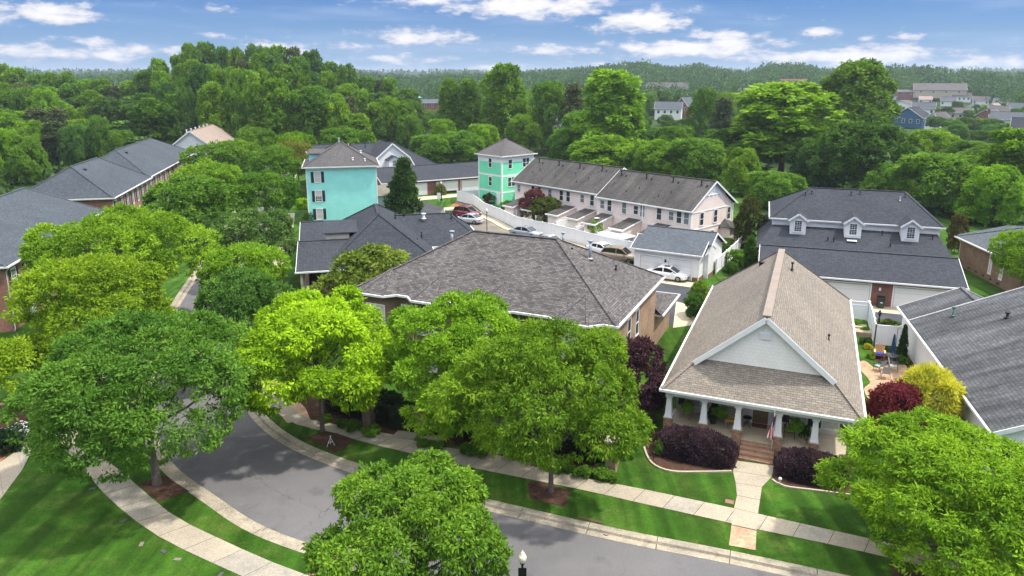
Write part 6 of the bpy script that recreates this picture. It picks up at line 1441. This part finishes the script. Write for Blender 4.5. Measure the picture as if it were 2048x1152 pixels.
# rolling ground and the far wood that reads as one mass
SKYX = [-900,0,200,270,290,700,760,830,900,1060,1130,1200,1290,1340,1400,1440,1500,1540,1600,1650,1750,1780,1850,1900,2048,3000]
SKYY = [150,150,158,153,160,150,157,158,155,152,142,137,124,139,134,142,150,134,132,143,149,137,139,149,151,150]
def hillz(x, y):
    D = np.hypot(x, y); s = np.clip((D-560)/330, 0, 1); s = s*s*(3-2*s); a = np.arctan2(x, y)
    ys = np.interp(1024+1491*np.tan(np.clip(a, -1.2, 1.2)), SKYX, SKYY); g = np.maximum(1, 7.5+(150-ys)*.56)+1.2*np.sin(a*61)
    s2 = np.clip((D-1500)/1200, 0, 1); return s*g*(1-s2*.5) + s2*12 - .17
b = MB(); A_ = np.linspace(-.95, .95, 61); Dn = [540,620,700,780,860,1000,1250,1600,2100,2800,3800]
rings = []
for D in Dn:
    rings.append([len(b.v)+i for i in range(61)]); b.v += [(D*math.sin(a), D*math.cos(a), float(hillz(D*math.sin(a), D*math.cos(a)))) for a in A_]
for p, q in zip(rings, rings[1:]):
    for i in range(60): b.f.append((p[i], p[i+1], q[i+1], q[i])); b.m.append(0); b.smooth.append(True)
b.build('hill', ground('hill_scrub', (.016,.038,.010), (.028,.058,.014), .02, 5), kind='structure')
rg = np.random.default_rng(3)
def far_mass(n, d0, d1, a0, a1, leafs, size, rad, hh, keep=True):
    D = np.sqrt(rg.uniform(d0*d0, d1*d1, n)); a = rg.uniform(a0, a1, n); X, Y = D*np.sin(a), D*np.cos(a)
    if keep: ok = np.array([not blocked(x, y, rad*.5, hh*.8+float(hillz(x, y))) for x, y in zip(X, Y)]); X, Y, a = X[ok], Y[ok], a[ok]; n = len(X)
    Z = hillz(X, Y); h = hh*rg.uniform(.65, 1.25, n); r = rad*rg.uniform(.7, 1.3, n)
    d = unit(rg.normal(0, 1, (n, leafs, 3))+np.array([0, 0, .35])); lump = 1+.22*np.sin(d[..., 0]*5+a[:, None]*900)*np.cos(d[..., 1]*6+d[..., 2]*4)
    pos = d*lump[..., None]*np.stack([r, r, h*.45], 1)[:, None, :] + np.stack([X, Y, Z+h*.58], 1)[:, None, :]
    ti = np.repeat(rg.random(n)[:, None], leafs, 1)*.5+.2+rg.random((n, leafs))*.12
    return leaves(rg, pos.reshape(-1, 3), d.reshape(-1, 3), size, size*.7, 0, .8, .4), ti.ravel()
parts = [far_mass(560, 430, 640, -.72, .78, 170, 1.5, 6.5, 12), far_mass(2300, 640, 1000, -.72, .76, 85, 2.6, 9.0, 14), far_mass(1500, 1000, 1900, -.72, .76, 60, 4.2, 14, 15, False), far_mass(1500, 1900, 3600, -.72, .76, 22, 9, 19, 19, False)]
P = np.concatenate([p[0] for p in parts]); T_ = np.concatenate([p[1] for p in parts])
fw = bpy.data.objects.new('far_wood', quads_mesh('far_wood', P, T_, mLeaf)); col.objects.link(fw); fw.color = (.050, .115, .034, 1); tag(fw, 'distant wooded hills beyond the last houses', 'wood', kind='stuff')
# dark undergrowth below the tall wood
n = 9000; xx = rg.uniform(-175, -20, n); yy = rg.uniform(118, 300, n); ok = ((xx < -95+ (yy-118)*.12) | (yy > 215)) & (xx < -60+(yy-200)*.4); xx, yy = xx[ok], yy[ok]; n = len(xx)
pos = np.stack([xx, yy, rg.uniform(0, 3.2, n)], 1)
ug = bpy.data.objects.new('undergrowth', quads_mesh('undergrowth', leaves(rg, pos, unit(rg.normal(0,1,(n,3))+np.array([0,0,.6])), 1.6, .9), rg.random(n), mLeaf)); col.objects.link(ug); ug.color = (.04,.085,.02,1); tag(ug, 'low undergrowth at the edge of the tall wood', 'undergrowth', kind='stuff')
for px, fy, yt, l in ((1740,190,128,'tall grey utility pole left on the far hill'),(1891,190,128,'tall grey utility pole right on the far hill')):
    b0 = G(px, fy); D = math.hypot(*b0); h = 22+(150-yt)*D/1490; q = MB(); q.tube([(0,0,0),(0,0,h)], [.55,.3], 6); q.bar((-2.5,0,h-2),(2.5,0,h-2),.2); q.build('utility_pole', plain('pole_grey', (.5,.52,.54), .6), loc=(b0[0],b0[1],0), label=l, cat='pole')

# ---------------------------------------------------------------- haze
HZ = 1
if HZ:
    b = MB(); b.box(-4300, 4300, -320, 6600, -2.5, 62); m, n, bs = newmat('haze_air'); n.nodes.remove(bs)
    pv = node(n, 'ShaderNodeVolumePrincipled'); pv.inputs['Color'].default_value = (.80, .90, 1, 1); pv.inputs['Density'].default_value = .00017; pv.inputs['Anisotropy'].default_value = .3
    n.links.new(pv.outputs[0], n.nodes['Material Output'].inputs['Volume']); b.build('haze', m, kind='stuff', label='thin bluish haze in the air over the whole neighbourhood', cat='haze')
